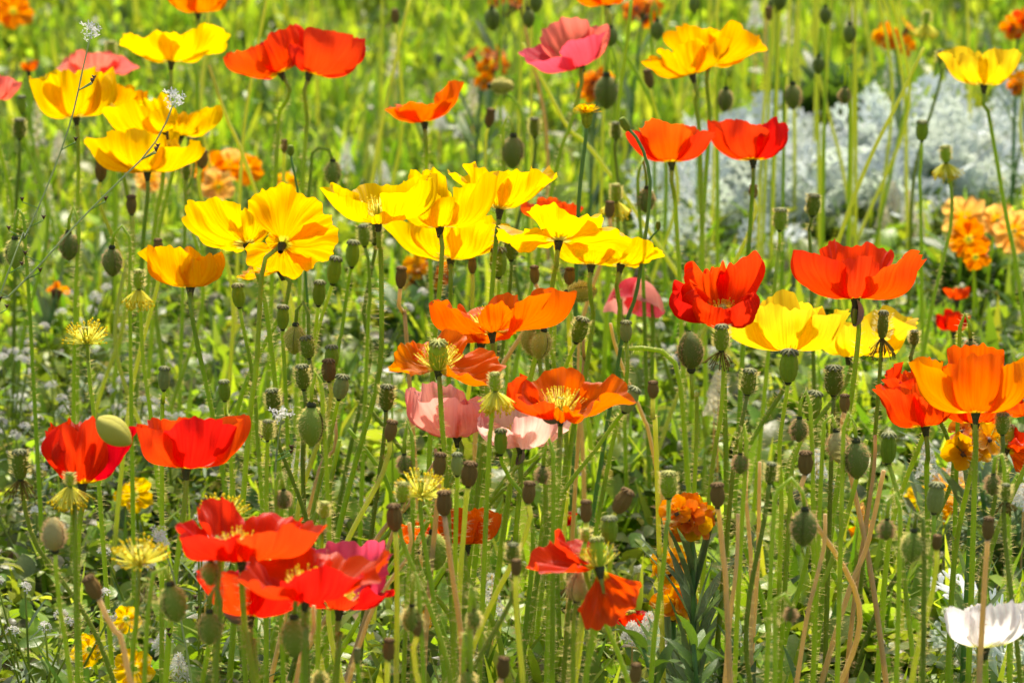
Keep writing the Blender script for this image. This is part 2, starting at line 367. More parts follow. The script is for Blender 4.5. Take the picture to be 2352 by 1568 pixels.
grass('bed_grass', 27000, 2.1, 4.3, 0.04, 0.12, 'fresh green grass growing between the poppy stems', 23, keepmid)
# leafy ground cover
def leaf_field(name, n, y0, y1, bases, size, cols, label, seed, keep=None, pitch=(0.2, 1.1), zoff=(0, 0.05), mat=None, cat='ground cover', patch=0.4):
    x, y = field(n, y0, y1); cl = clump(x, y, 0.4, seed); k = NR.uniform(0, 1, n) < (1 - patch) + patch * cl
    if keep is not None: k &= keep(x, y)
    x, y = x[k], y[k]; n = len(x); cl2 = clump(x, y, 0.22, seed + 3)
    pos = np.stack([x, y, gz(x, y) + NR.uniform(zoff[0], zoff[1], n) ** 1.0], -1)
    c = palette(n, cols, 0.35) * (0.6 + 0.8 * cl2)[:, None]
    V, Fq, C = scatter(bases, pos, NR.uniform(0, 6.28, n), NR.uniform(pitch[0], pitch[1], n), NR.uniform(-0.6, 0.6, n), NR.uniform(size[0], size[1], n), np.clip(c, 0.003, 0.9))
    me = mesh(name, V, Fq, col=C, mat=mat or M_WEED); return tag(link(name, me), label, cat, kind='stuff')
lob = [leafgrid(10, lobes(3.5, 0.65, 0.30), 0.9, 0.25), leafgrid(11, lobes(4.5, 0.55, 0.24), 1.3, 0.2), leafgrid(9, lobes(2.5, 0.5, 0.33), 0.6, 0.3)]
ova = [leafgrid(4, ovate(0.30), 0.8, 0.25), leafgrid(4, ovate(0.22), 1.2, 0.2), leafgrid(4, ovate(0.38), 0.4, 0.3)]
LEAFG = [(0.18, 0.30, 0.03), (0.26, 0.37, 0.04), (0.125, 0.23, 0.025), (0.34, 0.43, 0.06), (0.22, 0.33, 0.045)]
def kr(x, y):
    p = px_of(x, y); return NR.uniform(0, 1, len(x)) < np.clip(0.25 + 0.75 * (p - 200) / 1000, 0.18, 1.0)
leaf_field('leafy_ground_cover', 18000, 2.1, 4.6, lob, (0.022, 0.062), LEAFG, 'lobed light green leaves carpeting the ground under the poppies', 31, kr)
leaf_field('lawn_clover', 12000, 4.2, 8.5, ova, (0.010, 0.028), GREENS, 'small broad green leaves mixed through the lawn grass', 37, None, (0.1, 1.2), (0.01, 0.08))
def kl(x, y):
    p = px_of(x, y); return NR.uniform(0, 1, len(x)) < np.where(p < 520, 1.0, 0.5)
leaf_field('small_leaved_weeds', 74000, 2.2, 4.3, ova, (0.008, 0.024), LEAFG + [(0.12, 0.16, 0.05), (0.16, 0.17, 0.08)], 'tangle of tiny leaved weeds beside the red poppies', 41, kl, (-0.3, 1.2), (0.0, 0.075))
leaf_field('dry_litter', 7000, 2.2, 4.6, [blade(3, 0.05, 0.3), blade(3, 0.12, 0.6)], (0.015, 0.06), [(0.34, 0.24, 0.14), (0.22, 0.14, 0.08), (0.42, 0.32, 0.20)],
           'dry brown stalks and leaf litter on the soil', 47, kl, (0.9, 1.7), (0.0, 0.02), M_DRY, 'litter')

# ------------------------------------------------------------------ poppy building blocks
def smooth(a, b_, x):
    t = np.clip((x - a) / (b_ - a), 0, 1); return t * t * (3 - 2 * t)
def petal_grid(p, nu, nv, rng=None):
    u = np.linspace(-1, 1, nu + 1); v = np.linspace(0, 1, nv + 1)
    phi = p['f0'] + (p['f1'] - p['f0']) * v ** p['pw'] + p['curl'] * smooth(0.72, 1.0, v)
    dv = np.diff(v); pm = 0.5 * (phi[1:] + phi[:-1])
    Rr = np.concatenate([[0], np.cumsum(np.sin(pm) * dv)]); Zz = np.concatenate([[0], np.cumsum(np.cos(pm) * dv)])
    Lr = p['L'] * (1 - 0.34 * np.abs(u) ** 2.7)
    amp = np.zeros((nv + 1, nu + 1)); wig = np.zeros(nu + 1)
    if rng is not None:
        q = p['ruffle']
        for f, a in ((2.2, 0.062), (4.3, 0.056), (7.7, 0.044), (13.1, 0.033), (23.0, 0.018), (37.0, 0.008)):
            ph = rng.uniform(0, 6.28); amp += a * q * rng.uniform(0.5, 1.3) * np.sin(f * u * p['W'] + ph + 1.2 * np.sin(3 * v + ph)[:, None]) * (v ** 1.4)[:, None]
        for k in range(6):
            fu, fv = rng.uniform(2, 9), rng.uniform(4, 12)
            amp += 0.022 * q * np.sin(fu * u[None] + rng.uniform(0, 6)) * np.sin(fv * v[:, None] + rng.uniform(0, 6)) * v[:, None]
        for f, a in ((3, 0.065), (9, 0.036), (19, 0.024), (33, 0.015)):
            wig += a * rng.uniform(0.4, 1.2) * np.sin(f * u * 1.2 + rng.uniform(0, 6.28))
        Lr = Lr * (1 + wig * min(1.2, 0.55 + 0.45 * q))
    ang = p['az'] + u[None, :] * p['W'] * (0.82 + 0.18 * v[:, None])
    r = p['r0'] + Rr[:, None] * Lr[None, :]; z = Zz[:, None] * Lr[None, :] + p['lay']
    d = amp * p['L']
    r2 = r + d * np.cos(phi)[:, None]; z2 = z - d * np.sin(phi)[:, None]
    return np.stack([r2 * np.sin(ang), -r2 * np.cos(ang), z2], -1)
def lean_mat(r, t):
    return np.array(Matrix.Rotation(r * D2R, 3, 'Y') @ Matrix.Rotation(t * D2R, 3, 'X'))
def filaments(n, base, axis, l0, l1, a0, a1, rad, rng, droop=0.0, wid=0.0004, anth=True, rb=0.0015):
    A = np.array(rotM(axis)); Vf, Ff, Va, Fa = [], [], [], []; of = oa = 0
    for k in range(n):
        th = rng.uniform(0, 6.283); el = rng.uniform(a0, a1) * D2R; L = rng.uniform(l0, l1); d = np.array([math.cos(th), math.sin(th), 0])
        p = rb * d; pts = [p]; e = el
        for s in range(4):
            p = p + (d * math.sin(e) + np.array([0, 0, math.cos(e)])) * L / 4; pts.append(p); e += droop * rng.uniform(0.5, 1.5)
            d = d + rng.normal(0, 0.08, 3) * np.array([1, 1, 0]); d /= np.linalg.norm(d)
        P = np.array(pts); side = np.cross(P[-1] - P[0], rng.normal(0, 1, 3)); side /= np.linalg.norm(side) + 1e-9
        V = np.stack([P - side * wid, P + side * wid], 1).reshape(-1, 3); i = np.arange(4) * 2
        Vf.append(V); Ff.append(np.stack([i, i + 1, i + 3, i + 2], 1) + of); of += len(V)
        if anth:
            t_ = P[-1] - P[-2]; t_ /= np.linalg.norm(t_) + 1e-9; q = np.cross(t_, [0.3, 0.2, 0.9]); q /= np.linalg.norm(q) + 1e-9; q2 = np.cross(t_, q)
            w = wid * 1.7; c = P[-1]
            V = np.array([c - t_ * w * 1.3, c + q * w, c + q2 * w, c - q * w, c - q2 * w, c + t_ * w * 1.6])
            Va.append(V); Fa.append(np.array([[0, 2, 1], [0, 3, 2], [0, 4, 3], [0, 1, 4], [5, 1, 2], [5, 2, 3], [5, 3, 4], [5, 4, 1]]) + oa); oa += 6
    tr = lambda V: np.vstack(V) @ A.T + base
    return (tr(Vf), np.vstack(Ff)), ((tr(Va), np.vstack(Fa)) if anth else None)
def hairs_along(P, rad, n, ln, rng, t0=0.0, t1=1.0, wid=0.00019):
    k = rng.uniform(t0, t1, n) * (len(P) - 1); i = np.clip(k.astype(int), 0, len(P) - 2); f = (k - i)[:, None]
    T, A, B = frames(P); c = P[i] * (1 - f) + P[i + 1] * f; th = rng.uniform(0, 6.283, n)
    d = A[i] * np.cos(th)[:, None] + B[i] * np.sin(th)[:, None]
    rr = np.broadcast_to(rad, (len(P),))[i]
    root = c + d * rr[:, None] * 0.9; dd = d + T[i] * rng.normal(0.1, 0.25, n)[:, None] + rng.normal(0, 0.12, (n, 3))
    tip = root + dd * (ln * rng.uniform(0.5, 1.2, n))[:, None]; sd_ = T[i] * wid
    V = np.stack([root - sd_, root + sd_, tip], 1).reshape(-1, 3)
    return V, np.arange(3 * n).reshape(-1, 3)
def stem_path(head, axis, way, Y, sx, rng, n=26):
    """head: world point; way: pixel waypoints below it; returns points from the ground up"""
    Yr = Y + rng.uniform(-0.02, 0.03)
    pts = [head, head - np.array(axis) * 0.022]
    if way:
        tot = max(60, 1567 - proj(head)[1])
        for (x, y) in way: pts.append(pt(x, y, Y + (Yr - Y) * 0.4))
        if len(way) > 1 and proj(pts[2])[1] - proj(head)[1] < 45: pts.pop(1)
    else:
        hz = head[2]; hx, hy = proj(head); x2 = hx + (sx if sx is not None else rng.uniform(-110, 80))
        foot = at_z(x2, hy + 100, 0); foot = np.array([pt(x2, hy + hz * ppm(Y), Y)[0], Yr, 0])
        bow = rng.normal(0, 0.024); bow2 = rng.normal(0, 0.013)
        for s in (0.35, 0.7):
            p = head * (1 - s) + foot * s; p[0] += bow * math.sin(s * 3.1) + bow2 * math.sin(s * 6.2); p[1] += bow2; pts.append(p)
    last, prev = pts[-1], pts[-2]
    if last[2] > 0.02:
        sl_ = (last[0] - prev[0]) / max(0.03, prev[2] - last[2]); sl_ = max(-0.45, min(0.45, sl_))
        g = np.array([last[0] + sl_ * last[2] * 0.7, Yr, 0.0]); g[2] = gz(g[0], g[1]) - 0.006; pts.append(g)
    else:
        last[2] = gz(last[0], last[1]) - 0.006
    return catmull(np.array(pts[::-1]), n)
def add_stem(root, P, r0, r1, kind, rng, hairy=True, hl=0.0048, dens=1150, hair=None, sides=7):
    L = np.linalg.norm(np.diff(P, axis=0), axis=1).sum(); rad = np.linspace(r0, r1, len(P)); o0 = np.array(root.location)
    V, Fs = tube(P - o0, rad, sides); st_ = link('stem', mesh('stem', V, Fs, mat=MST[kind]), root)
    if hairy:
        V, Ft = hairs_along(P - o0, rad, int(L * dens), hl, rng)
        h = link('stem_hairs', mesh('stem_hairs', V, Ft, smooth=False, mat=hair or M_HAIR), st_); h['kind'] = 'stuff'
    return rad

# capsules ----------------------------------------------------------
def capsule_mesh(kind, seed, slim=1.0):
    r = np.random.default_rng(seed); ns, nr = 54, 18; t = np.linspace(0, 1, nr); th = np.arange(ns) * 2 * math.pi / ns
    prof = 0.30 * slim * (np.sin(math.pi * (0.13 + 0.72 * t)) ** 0.6); prof[0] = 0.10; prof[1] = 0.20 * slim
    k = 9; rib = 1 + 0.10 * (np.abs(np.cos(k * th / 2)) ** 0.6 - 0.6)[None] * np.sin(math.pi * t)[:, None] ** 0.5 + r.normal(0, 0.012, (nr, ns))
    if kind in ('g', 'G', 'd'): rib += 0.028 * np.sin(30 * t)[:, None] * (1 + 0.4 * np.cos(k * th))[None]
    if kind == 'b': rib += 0.05 * np.cos(k * th + 1.0)[None] * np.sin(math.pi * t)[:, None] + r.normal(0, 0.03, (nr, ns))
    rr = prof[:, None] * rib
    V = np.stack([rr * np.cos(th), rr * np.sin(th), np.repeat(t[:, None], ns, 1)], -1).reshape(-1, 3)
    i = np.arange(nr - 1)[:, None] * ns; j = np.arange(ns)[None]; a = (i + j).ravel(); b_ = (i + (j + 1) % ns).ravel()
    V = np.vstack([V, [[0, 0, 1.0]]]); e = (nr - 1) * ns
    return mesh('capsule', V, [np.stack([a, b_, b_ + ns, a + ns], 1), np.stack([e + j[0], e + (j[0] + 1) % ns, np.full(ns, len(V) - 1)], 1)], mat=M_CAP[kind])
def crown_mesh(kind, slim=1.0):
    k = 9; parts = []; rm = 0.25 * slim
    for q in range(k):                                   # each ray: a low ridge that hooks over the rim
        th = q * 2 * math.pi / k; d = np.array([math.cos(th), math.sin(th), 0]); s = np.array([-math.sin(th), math.cos(th), 0])
        P = np.array([d * 0.0 + [0, 0, 1.06], d * rm * 0.55 + [0, 0, 1.055], d * rm * 0.95 + [0, 0, 1.01], d * rm * 1.12 + [0, 0, 0.95], d * rm * 1.14 + [0, 0, 0.90]])
        parts.append(tube(P, np.array([0.03, 0.04, 0.05, 0.045, 0.02]), 5))
    th = np.arange(18) * 2 * math.pi / 18; ring = np.stack([rm * 0.96 * np.cos(th), rm * 0.96 * np.sin(th), np.full(18, 0.985)], -1)
    parts.append((np.vstack([ring, [[0, 0, 1.05]]]), [np.stack([np.arange(18), (np.arange(18) + 1) % 18, np.full(18, 18)], 1)]))
    V, Fs = join(parts); return mesh('crown', V, Fs, mat=M_CROWN[kind])
CAPS = {k: [capsule_mesh(k, 10 * i + 3, s) for i, s in enumerate((1.0, 0.9, 1.08))] for k in 'gGfbd'}
CROWN = {k: [crown_mesh(k, s) for s in (1.0, 0.9, 1.08)] for k in 'gfb'}
def collar_mesh():
    P = np.array([[0, 0, -0.10], [0, 0, -0.03], [0, 0, 0.03]]); V, Fs = tube(P, np.array([0.07, 0.12, 0.11]), 10); return mesh('collar', V, Fs, mat=M_DARK)
COLLAR = collar_mesh()
def side_lean(deg, tow=0):
    return lean_mat(deg, tow) @ np.array([0, 0, 1.0])
FLOWERS = []                                             # (px, py, short name) for labels
def near_name(x, y, skip=None):
    return min(FLOWERS, key=lambda f: (f[0] - x) ** 2 + (f[1] - y) ** 2)[2]

def poppy(name_short, label, col, bbox, base, Y, lean=(0, 0), rot=45, way=None, sx=None, f0=92, f1=20, pw=1.15, n=4, Wd=62,
          ruffle=1.2, curl=None, stam=True, stemk='g', petals=None, fit=True, anth=None, seed=None, cols=None, sepal=None, stem_r=0.0021, hairs=True, cap_h=0.012):
    rng = np.random.default_rng(seed if seed is not None else int(base[0] * 7 + base[1]))
    head = pt(base[0], base[1], Y); lean = (lean[0], lean[1] - 10 if -15 < lean[1] < 8 else lean[1]); ML = lean_mat(*lean); axis = ML @ np.array([0, 0, 1.0]); S = ppm(Y)
    L0 = (bbox[2] - bbox[0]) / S * 0.55
    P = []
    if petals is None and n == 4 and rot == 45: rot = rng.choice([45 + rng.normal(0, 10), 12 + rng.normal(0, 12), -12 + rng.normal(0, 12)])
    azs = petals or [(rot + 360 / n * k, Wd, rng.uniform(0.88, 1.08), 10 * abs(math.sin((rot + 360 / n * k) * D2R)) - 9 * abs(math.cos((rot + 360 / n * k) * D2R)) + rng.normal(0, 4)) for k in range(n)]
    for k, q in enumerate(azs):
        a, w, lf, df = (list(q) + [1.0, 0])[:4] if len(q) < 4 else q
        P.append(dict(az=a * D2R, W=w * D2R * rng.uniform(0.95, 1.06), lf=lf, df=df * D2R, f0=f0 * D2R, f1=f1 * D2R, pw=pw, lay=(k % 2) * 0.0008, r0=0.0022,
                      curl=(rng.uniform(-0.2, 0.75) if curl is None else curl), ruffle=ruffle, L=L0, jit=rng.uniform(0.94, 1.06), fj=rng.normal(0, 4) * D2R))
    g = dict(r=1.0, l=1.0, f=1.0, k=1.0, op=0.0)
    def apply():
        for p in P:
            dx, dy = math.sin(p['az']), -math.cos(p['az'])
            s = (g['r'] if dx > 0 else g['l']) * dx * dx + (g['k'] if dy > 0 else g['f']) * dy * dy
            p['L'] = L0 * s * p['lf'] * p['jit']; p['f1'] = min(115 * D2R, max(-25 * D2R, f1 * D2R + g['op'] + p['df'] + p['fj']))
            p['f0'] = min(100 * D2R, max(f0 * D2R + p['df'] * 0.5, p['f1'] * 0.7))
            if p['df'] > 1.0: p['f1'] = f1 * D2R + p['df']; p['f0'] = p['f1'] - 0.25
    apply()
    if fit:
        away = abs(lean[1]) > 45
        for it in range(9):
            Q = np.concatenate([petal_grid(p, 8, 6).reshape(-1, 3) for p in P]) @ ML.T + head
            X, Yp = proj(Q); bx, by = base
            cl = lambda v: max(0.75, min(1.33, v))
            rr = cl((bbox[2] - bx) / max(4, X.max() - bx)); ll = cl((bx - bbox[0]) / max(4, bx - X.min()))
            g['r'] *= rr; g['l'] *= ll
            up = (by - bbox[1]) / max(4, by - Yp.min()); dn = (bbox[3] - by) / max(4, Yp.max() - by)
            if away:
                g['f'] *= cl(up); g['k'] *= cl(dn) if bbox[3] - by > 14 else 1
            else:
                g['op'] -= max(-0.3, min(0.3, (up - 1) * 0.8)); m_ = 0.5 * (g['r'] + g['l']); g['k'] = g['f'] = m_
            for k in g:
                if k != 'op': g[k] = max(0.35, min(2.6, g[k]))
            g['op'] = max(-1.2, min(1.1, g['op'])); apply()
    Pp = stem_path(head, axis, way, Y, sx, rng)
    root = thing('poppy_flower', Pp[0], label, 'poppy'); o0 = np.array(root.location)
    FLOWERS.append(((bbox[0] + bbox[2]) / 2, (bbox[1] + bbox[3]) / 2, name_short))
    add_stem(root, Pp, stem_r * 1.25, stem_r * 0.85, stemk, rng, hairs and Y < 3.9)
    V, Fs = tube(np.array([head - axis * 0.008, head - axis * 0.004, head - axis * 0.0005, head + axis * 0.002]) - o0, np.array([stem_r * 0.9, stem_r * 1.25, 0.0036, 0.0026]), 10)
    link('receptacle', mesh('receptacle', V, Fs, mat=M_DARK), root)
    for k, p in enumerate(P):
        nu, nv = (64, 20) if Y < 3.3 else (40, 16)
        G = petal_grid(p, nu, nv, rng) @ ML.T + head - o0
        uu, vv = np.meshgrid(np.linspace(-1, 1, nu + 1), np.linspace(0, 1, nv + 1)); uv = np.stack([uu * p['W'] * 0.5 + 0.5, vv], -1).reshape(-1, 2)
        c = cols[k] if cols else col
        link('petal', mesh('petal', G.reshape(-1, 3), grid_faces(nu, nv), uv=uv, mat=PET[c]), root)
    # ovary and stamens inside
    ov = link('ovary', CAPS['f'][k % 3], root); h = cap_h
    MO = Matrix.Translation(Vector(head - o0)) @ rotM(axis).to_4x4() @ Matrix.Scale(h, 4); ov.matrix_local = MO
    link('ovary_crown', CROWN['f'][k % 3], ov)
    if stam:
        hz = max(0.6, min(1.2, L0 / 0.038))
        fi, an = filaments(int(85 * stam), head - o0, axis, 0.010 * hz, 0.017 * hz, 12, 62, 0.002, rng, -0.05)
        f_ = link('stamens', mesh('stamens', fi[0], fi[1], mat=M_STA), root); f_['kind'] = 'stuff'
        a_ = link('anthers', mesh('anthers', an[0], an[1], mat=M_ANT), f_); a_['kind'] = 'stuff'
    if sepal: sepal(root, head, axis, o0, rng)
    return root

def pod(x, y, h, kind='g', lean=0, way=None, sx=None, z=0.33, Y=None, skirt=None, stemk=None, label=None, tow=0, hl=0.0048, slim=None, cat='seed pod', far=False):
    """x, y: middle of the capsule; h: its height in pixels"""
    rng = np.random.default_rng(int(x * 13 + y * 3)); ax = side_lean(lean, tow)
    if Y is None: Y = min(4.6, max(2.35, at_z(x, y, z)[1]))
    hm = h * rng.uniform(0.80, 0.96) / ppm(Y); mid = pt(x, y, Y); bot = mid - ax * hm * 0.5
    sk = stemk or {'b': 't' if rng.uniform() < 0.4 else 'y', 'G': 'g', 'd': 'd'}.get(kind, 'g')
    Pp = stem_path(bot, ax, way, Y, sx, rng); root = thing('poppy_seed_pod', Pp[0], label, cat); o0 = np.array(root.location)
    add_stem(root, Pp, 0.0023, 0.0015 if kind != 'b' else 0.0017, sk, rng, Y < 3.7, hl, 1150 if kind != 'b' else 500, M_HAIRB if kind == 'b' else None)
    v = int(rng.integers(0, 3)); M = Matrix.Translation(Vector(bot - o0)) @ rotM(ax).to_4x4() @ Matrix.Rotation(rng.uniform(0, 6), 4, 'Z') @ Matrix.Scale(hm * 0.94, 4)
    if slim: M = M @ Matrix.Diagonal((slim, slim, 1, 1))
    cp_ = link('capsule', CAPS[kind][v], root, M); link('crown', CROWN[{'b': 'b', 'f': 'f'}.get(kind, 'g')][v], cp_); link('collar', COLLAR, root, M)
    if kind in ('f', 'd') and not far or kind == 'g' and rng.uniform() < 0.4 and Y < 3.6:
        hn = 160; th = rng.uniform(0, 6.283, hn); tt = rng.uniform(0.1, 0.95, hn); rr = 0.32 * hm
        A = np.array(rotM(ax)); d = np.stack([np.cos(th), np.sin(th), np.full(hn, 0.5)], -1); rt = np.stack([rr * np.cos(th) * 0.93, rr * np.sin(th) * 0.93, tt * hm], -1)
        tip = rt + d * 0.0026; V = np.stack([rt - [0, 0, 0.00025], rt + [0, 0, 0.00025], tip], 1).reshape(-1, 3) @ A.T + bot - o0
        hh = link('capsule_hairs', mesh('capsule_hairs', V, np.arange(3 * hn).reshape(-1, 3), smooth=False, mat=M_HAIR), root); hh['kind'] = 'stuff'
    if skirt:
        mt, an_m = (M_WITHY, M_ANT) if skirt == 'y' else (M_WITH, M_WITH)
        sc = hm / 0.02; upr = skirt == 'Y'
        if upr: mt, an_m = M_STA, M_ANT
        fi, an = filaments(90 if skirt != 'w' else 34, bot - o0 - ax * 0.001, ax, *((0.013, 0.019) if skirt == 'Y' else (0.011, 0.017) if skirt == 'y' else (0.009 * sc, 0.016 * sc)), *((25, 88) if upr else (115, 165)), 0.002, rng, -0.02 if upr else 0.06, anth=True, wid=0.0004 if skirt == 'w' else 0.00055)
        q0 = link('stamens', mesh('stamens', fi[0], fi[1], mat=mt), root); q0['kind'] = 'stuff'
        q = link('anthers', mesh('anthers', an[0], an[1], mat=an_m), q0); q['kind'] = 'stuff'
    return root

# buds --------------------------------------------------------------
def bud_half(kind, side):
    ns, nr = 14, 12; t = np.linspace(0.0, 1, nr); th = np.linspace(-math.pi / 2, math.pi / 2, ns)
    prof = 0.335 * np.sin(math.pi * np.clip(t, 0.015, 0.985) ** 0.92) ** 0.62
    sh = 1 - 0.16 * np.abs(np.sin(th)) ** 8                # groove at the seam
    rr = prof[:, None] * sh[None]; X = rr * np.cos(th) * 1.0; Yy = rr * np.sin(th)
    V = np.stack([side * X + side * 0.004, side * Yy, np.repeat(t[:, None], ns, 1)], -1).reshape(-1, 3)
    return mesh('sepal', V, grid_faces(ns - 1, nr - 1), mat=M_BUD[kind])
BUDS = {k: (bud_half(k, 1), bud_half(k, -1)) for k in 'gpdo'}
def seam_mesh():
    t = np.linspace(0.03, 0.97, 12); r = 0.31 * np.sin(math.pi * t ** 0.92) ** 0.62; V = np.stack([np.zeros(24), np.concatenate([r, -r]), np.concatenate([t, t])], -1)
    i = np.arange(11); Fq = np.stack([i, i + 1, i + 13, i + 12], 1); return mesh('seam', V, Fq, mat=M_HAIRD)
SEAM = seam_mesh()
def bud(x, y, h, kind='g', lean=180, way=None, sx=None, z=0.33, Y=None, label=None, stemk='g', hookx=None, hookh=None, fat=1.0, hair=None, tow=0):
    """x, y: middle of the bud; lean 180 = hanging, 0 = upright; hookx: pixel offset of the descending stem"""
    rng = np.random.default_rng(int(x * 11 + y * 5)); ax = side_lean(lean, tow)
    if Y is None: Y = min(4.8, max(2.35, at_z(x, y, z)[1]))
    hm = h / ppm(Y); mid = pt(x, y, Y); bot = mid - ax * hm * 0.5
    if abs(lean) > 60 and way is None:
        hx = hookx if hookx is not None else rng.choice([-1, 1]) * rng.uniform(28, 45); bp_ = proj(bot); hh = hookh or rng.uniform(45, 75)
        x0, y0 = float(bp_[0]), float(bp_[1]); sxx = sx if sx is not None else rng.uniform(-30, 30)
        way = [(x0 + hx * 0.08, y0 - hh * 0.55), (x0 + hx * 0.45, y0 - hh), (x0 + hx * 0.9, y0 - hh * 0.55), (x0 + hx, y0 + 10), (x0 + hx + sxx * 0.5, y0 + 220)]
        pts = [bot] + [pt(a, c, Y) for a, c in way]; last = pts[-1]
        sl_ = max(-0.3, min(0.3, (pts[-1][0] - pts[-2][0]) / max(0.03, pts[-2][2] - pts[-1][2])))
        g_ = np.array([last[0] + sl_ * last[2] * 0.6, Y + 0.01, 0]); g_[2] = gz(g_[0], g_[1]) - 0.006
        if last[2] < 0.03: pts = pts[:-1]
        pts.append(g_); Pp = catmull(np.array(pts[::-1]), 36)
    else:
        Pp = stem_path(bot, ax, way, Y, sx, rng, 32)
    root = thing('poppy_bud', Pp[0], label, 'bud'); o0 = np.array(root.location)
    add_stem(root, Pp, 0.0022, 0.0014, stemk, rng, Y < 3.8)
    M = Matrix.Translation(Vector(bot - o0)) @ rotM(ax).to_4x4() @ Matrix.Rotation(rng.uniform(0, 6), 4, 'Z') @ Matrix.Diagonal((hm * fat, hm * fat, hm, 1))
    link('sepal', BUDS[kind][0], root, M); link('sepal', BUDS[kind][1], root, M); link('seam', SEAM, root, M); link('collar', COLLAR, root, M)
    if Y < 4.0:
        hn = 330; th = rng.uniform(0, 6.283, hn); tt = rng.uniform(0.05, 0.97, hn); pr = 0.33 * fat * np.sin(math.pi * tt ** 0.92) ** 0.62
        A = np.array(rotM(ax)); rt = np.stack([pr * np.cos(th), pr * np.sin(th), tt], -1) * hm * 0.97; d = np.stack([np.cos(th), np.sin(th), rng.normal(0.25, 0.3, hn)], -1)
        tip = rt + d * 0.0032 * rng.uniform(0.5, 1.1, (hn, 1)); V = np.stack([rt - [0, 0, 0.00025], rt + [0, 0, 0.00025], tip], 1).reshape(-1, 3) @ A.T + bot - o0
        hh = link('bud_hairs', mesh('bud_hairs', V, np.arange(3 * hn).reshape(-1, 3), smooth=False, mat=hair or (M_HAIRB if kind in 'dp' else M_HAIR)), root); hh['kind'] = 'stuff'
    return root
# ------------------------------------------------------------------ the poppies in flower
def cling(dx, dy, h, lean, kind=None, dz=-0.004):        # a shed sepal or bud cap still clinging to the flower
    def f(root, head, axis, o0, rng):
        X, Yp = proj(head); Y = float(head[1]) + dz; P0 = pt(X + dx, Yp + dy, Y); hm = h / ppm(Y); ax = side_lean(lean)
        me = BUDS[kind][0] if kind else DRYSEP
        link('sepal', me, root, Matrix.Translation(Vector(P0 - ax * hm * 0.5 - o0)) @ rotM(ax).to_4x4() @ Matrix.Rotation(-1.2, 4, 'Z') @ Matrix.Scale(hm, 4))
    return f
DRYSEP = BUDS['p'][0].copy(); DRYSEP.materials.clear(); DRYSEP.materials.append(M_SEPAL)
PP = poppy
# the yellow group
PP('the high yellow poppy', 'high yellow poppy cup with a dark overlap, held above its yellow neighbours', 'yellow', (1048, 380, 1275, 490), (1148, 482), 3.09, (6, -6), 48, [(1141, 530), (1128, 696), (1118, 869), (1101, 1045), (1068, 1258), (1050, 1560)], f0=72)
PP('the yellow poppy with bright back petal', 'yellow poppy with one tall back petal, between the two other high yellow poppies', 'yellow', (905, 392, 1145, 527), (1010, 522), 3.01, (0, -6), 40, [(1016, 560), (1010, 660), (1000, 760), (990, 950)],
   petals=[(300, 62, 0.85, 8), (90, 66, 1.0, 10), (215, 60, 1.0, -18), (0, 52, 0.55, 18)])
PP('the yellow poppy with green stamens', 'yellow bowl shaped poppy showing greenish stamens in its centre', 'yellow', (748, 398, 1000, 512), (868, 508), 2.94, (-2, 6), 20, [(873, 560), (876, 656), (871, 856), (821, 1045), (775, 1232), (750, 1400)],
   petals=[(280, 68, 1.0, 0), (75, 66, 1.0, 0), (175, 66, 0.85, 10), (20, 40, 0.5, 30)])
PP('the lowest yellow cup', 'yellow poppy cup hidden partly beneath the other yellow poppies', 'yellow', (915, 500, 1152, 600), (1035, 597), 3.18, (0, -8), 45, None, sx=-15)
PP('the tilted yellow poppy', 'yellow poppy tipped away so its pleated underside and pale base show', 'yellow', (1140, 470, 1435, 594), (1283, 555), 2.95, (6, -30), 45, [(1276, 610), (1263, 689), (1243, 769), (1219, 866), (1180, 1060)], f0=84, f1=60)
PP('the small yellow cup', 'small yellow poppy cup tucked behind the tilted yellow poppy', 'yellow', (1270, 535, 1440, 612), (1358, 608), 3.06, (4, -10), 45, [(1363, 723), (1343, 869), (1315, 1000)])
PP('the spreading yellow poppy', 'low spreading yellow poppy on a stem with a sharp sideways bend', 'yellow', (1300, 515, 1515, 612), (1426, 608), 3.12, (12, -14), 30, [(1424, 690), (1421, 776), (1432, 803), (1493, 799), (1543, 822), (1563, 889), (1576, 1045), (1590, 1250)])
PP('the yellow poppy with a crooked neck', 'yellow poppy facing away with its pale green base and crooked dark neck visible', 'yellow', (430, 448, 622, 588), (568, 562), 3.03, (-14, -34), 40, [(580, 600), (595, 641), (608, 690), (631, 872), (640, 1050)], f0=84, f1=62)
PP('the golden poppy seen from behind', 'large golden poppy turned away, its full round back showing on a hooked stem', 'gold', (600, 430, 766, 632), (648, 562), 2.97, (14, -58), 0, [(628, 574), (613, 588), (603, 612), (597, 690), (588, 855), (570, 1000)], f0=86, f1=72)
PP('the half hidden yellow poppy', 'small yellow poppy half hidden below the golden poppy seen from behind', 'gold', (550, 575, 700, 638), (645, 622), 3.14, (-16, -6), 45)
PP('the amber cup poppy', 'amber yellow poppy cup with a warm orange fold and blackish neck', 'gold', (337, 562, 510, 668), (437, 660), 3.02, (-2, -5), 38, [(437, 700), (455, 800), (490, 960), (520, 1150)])
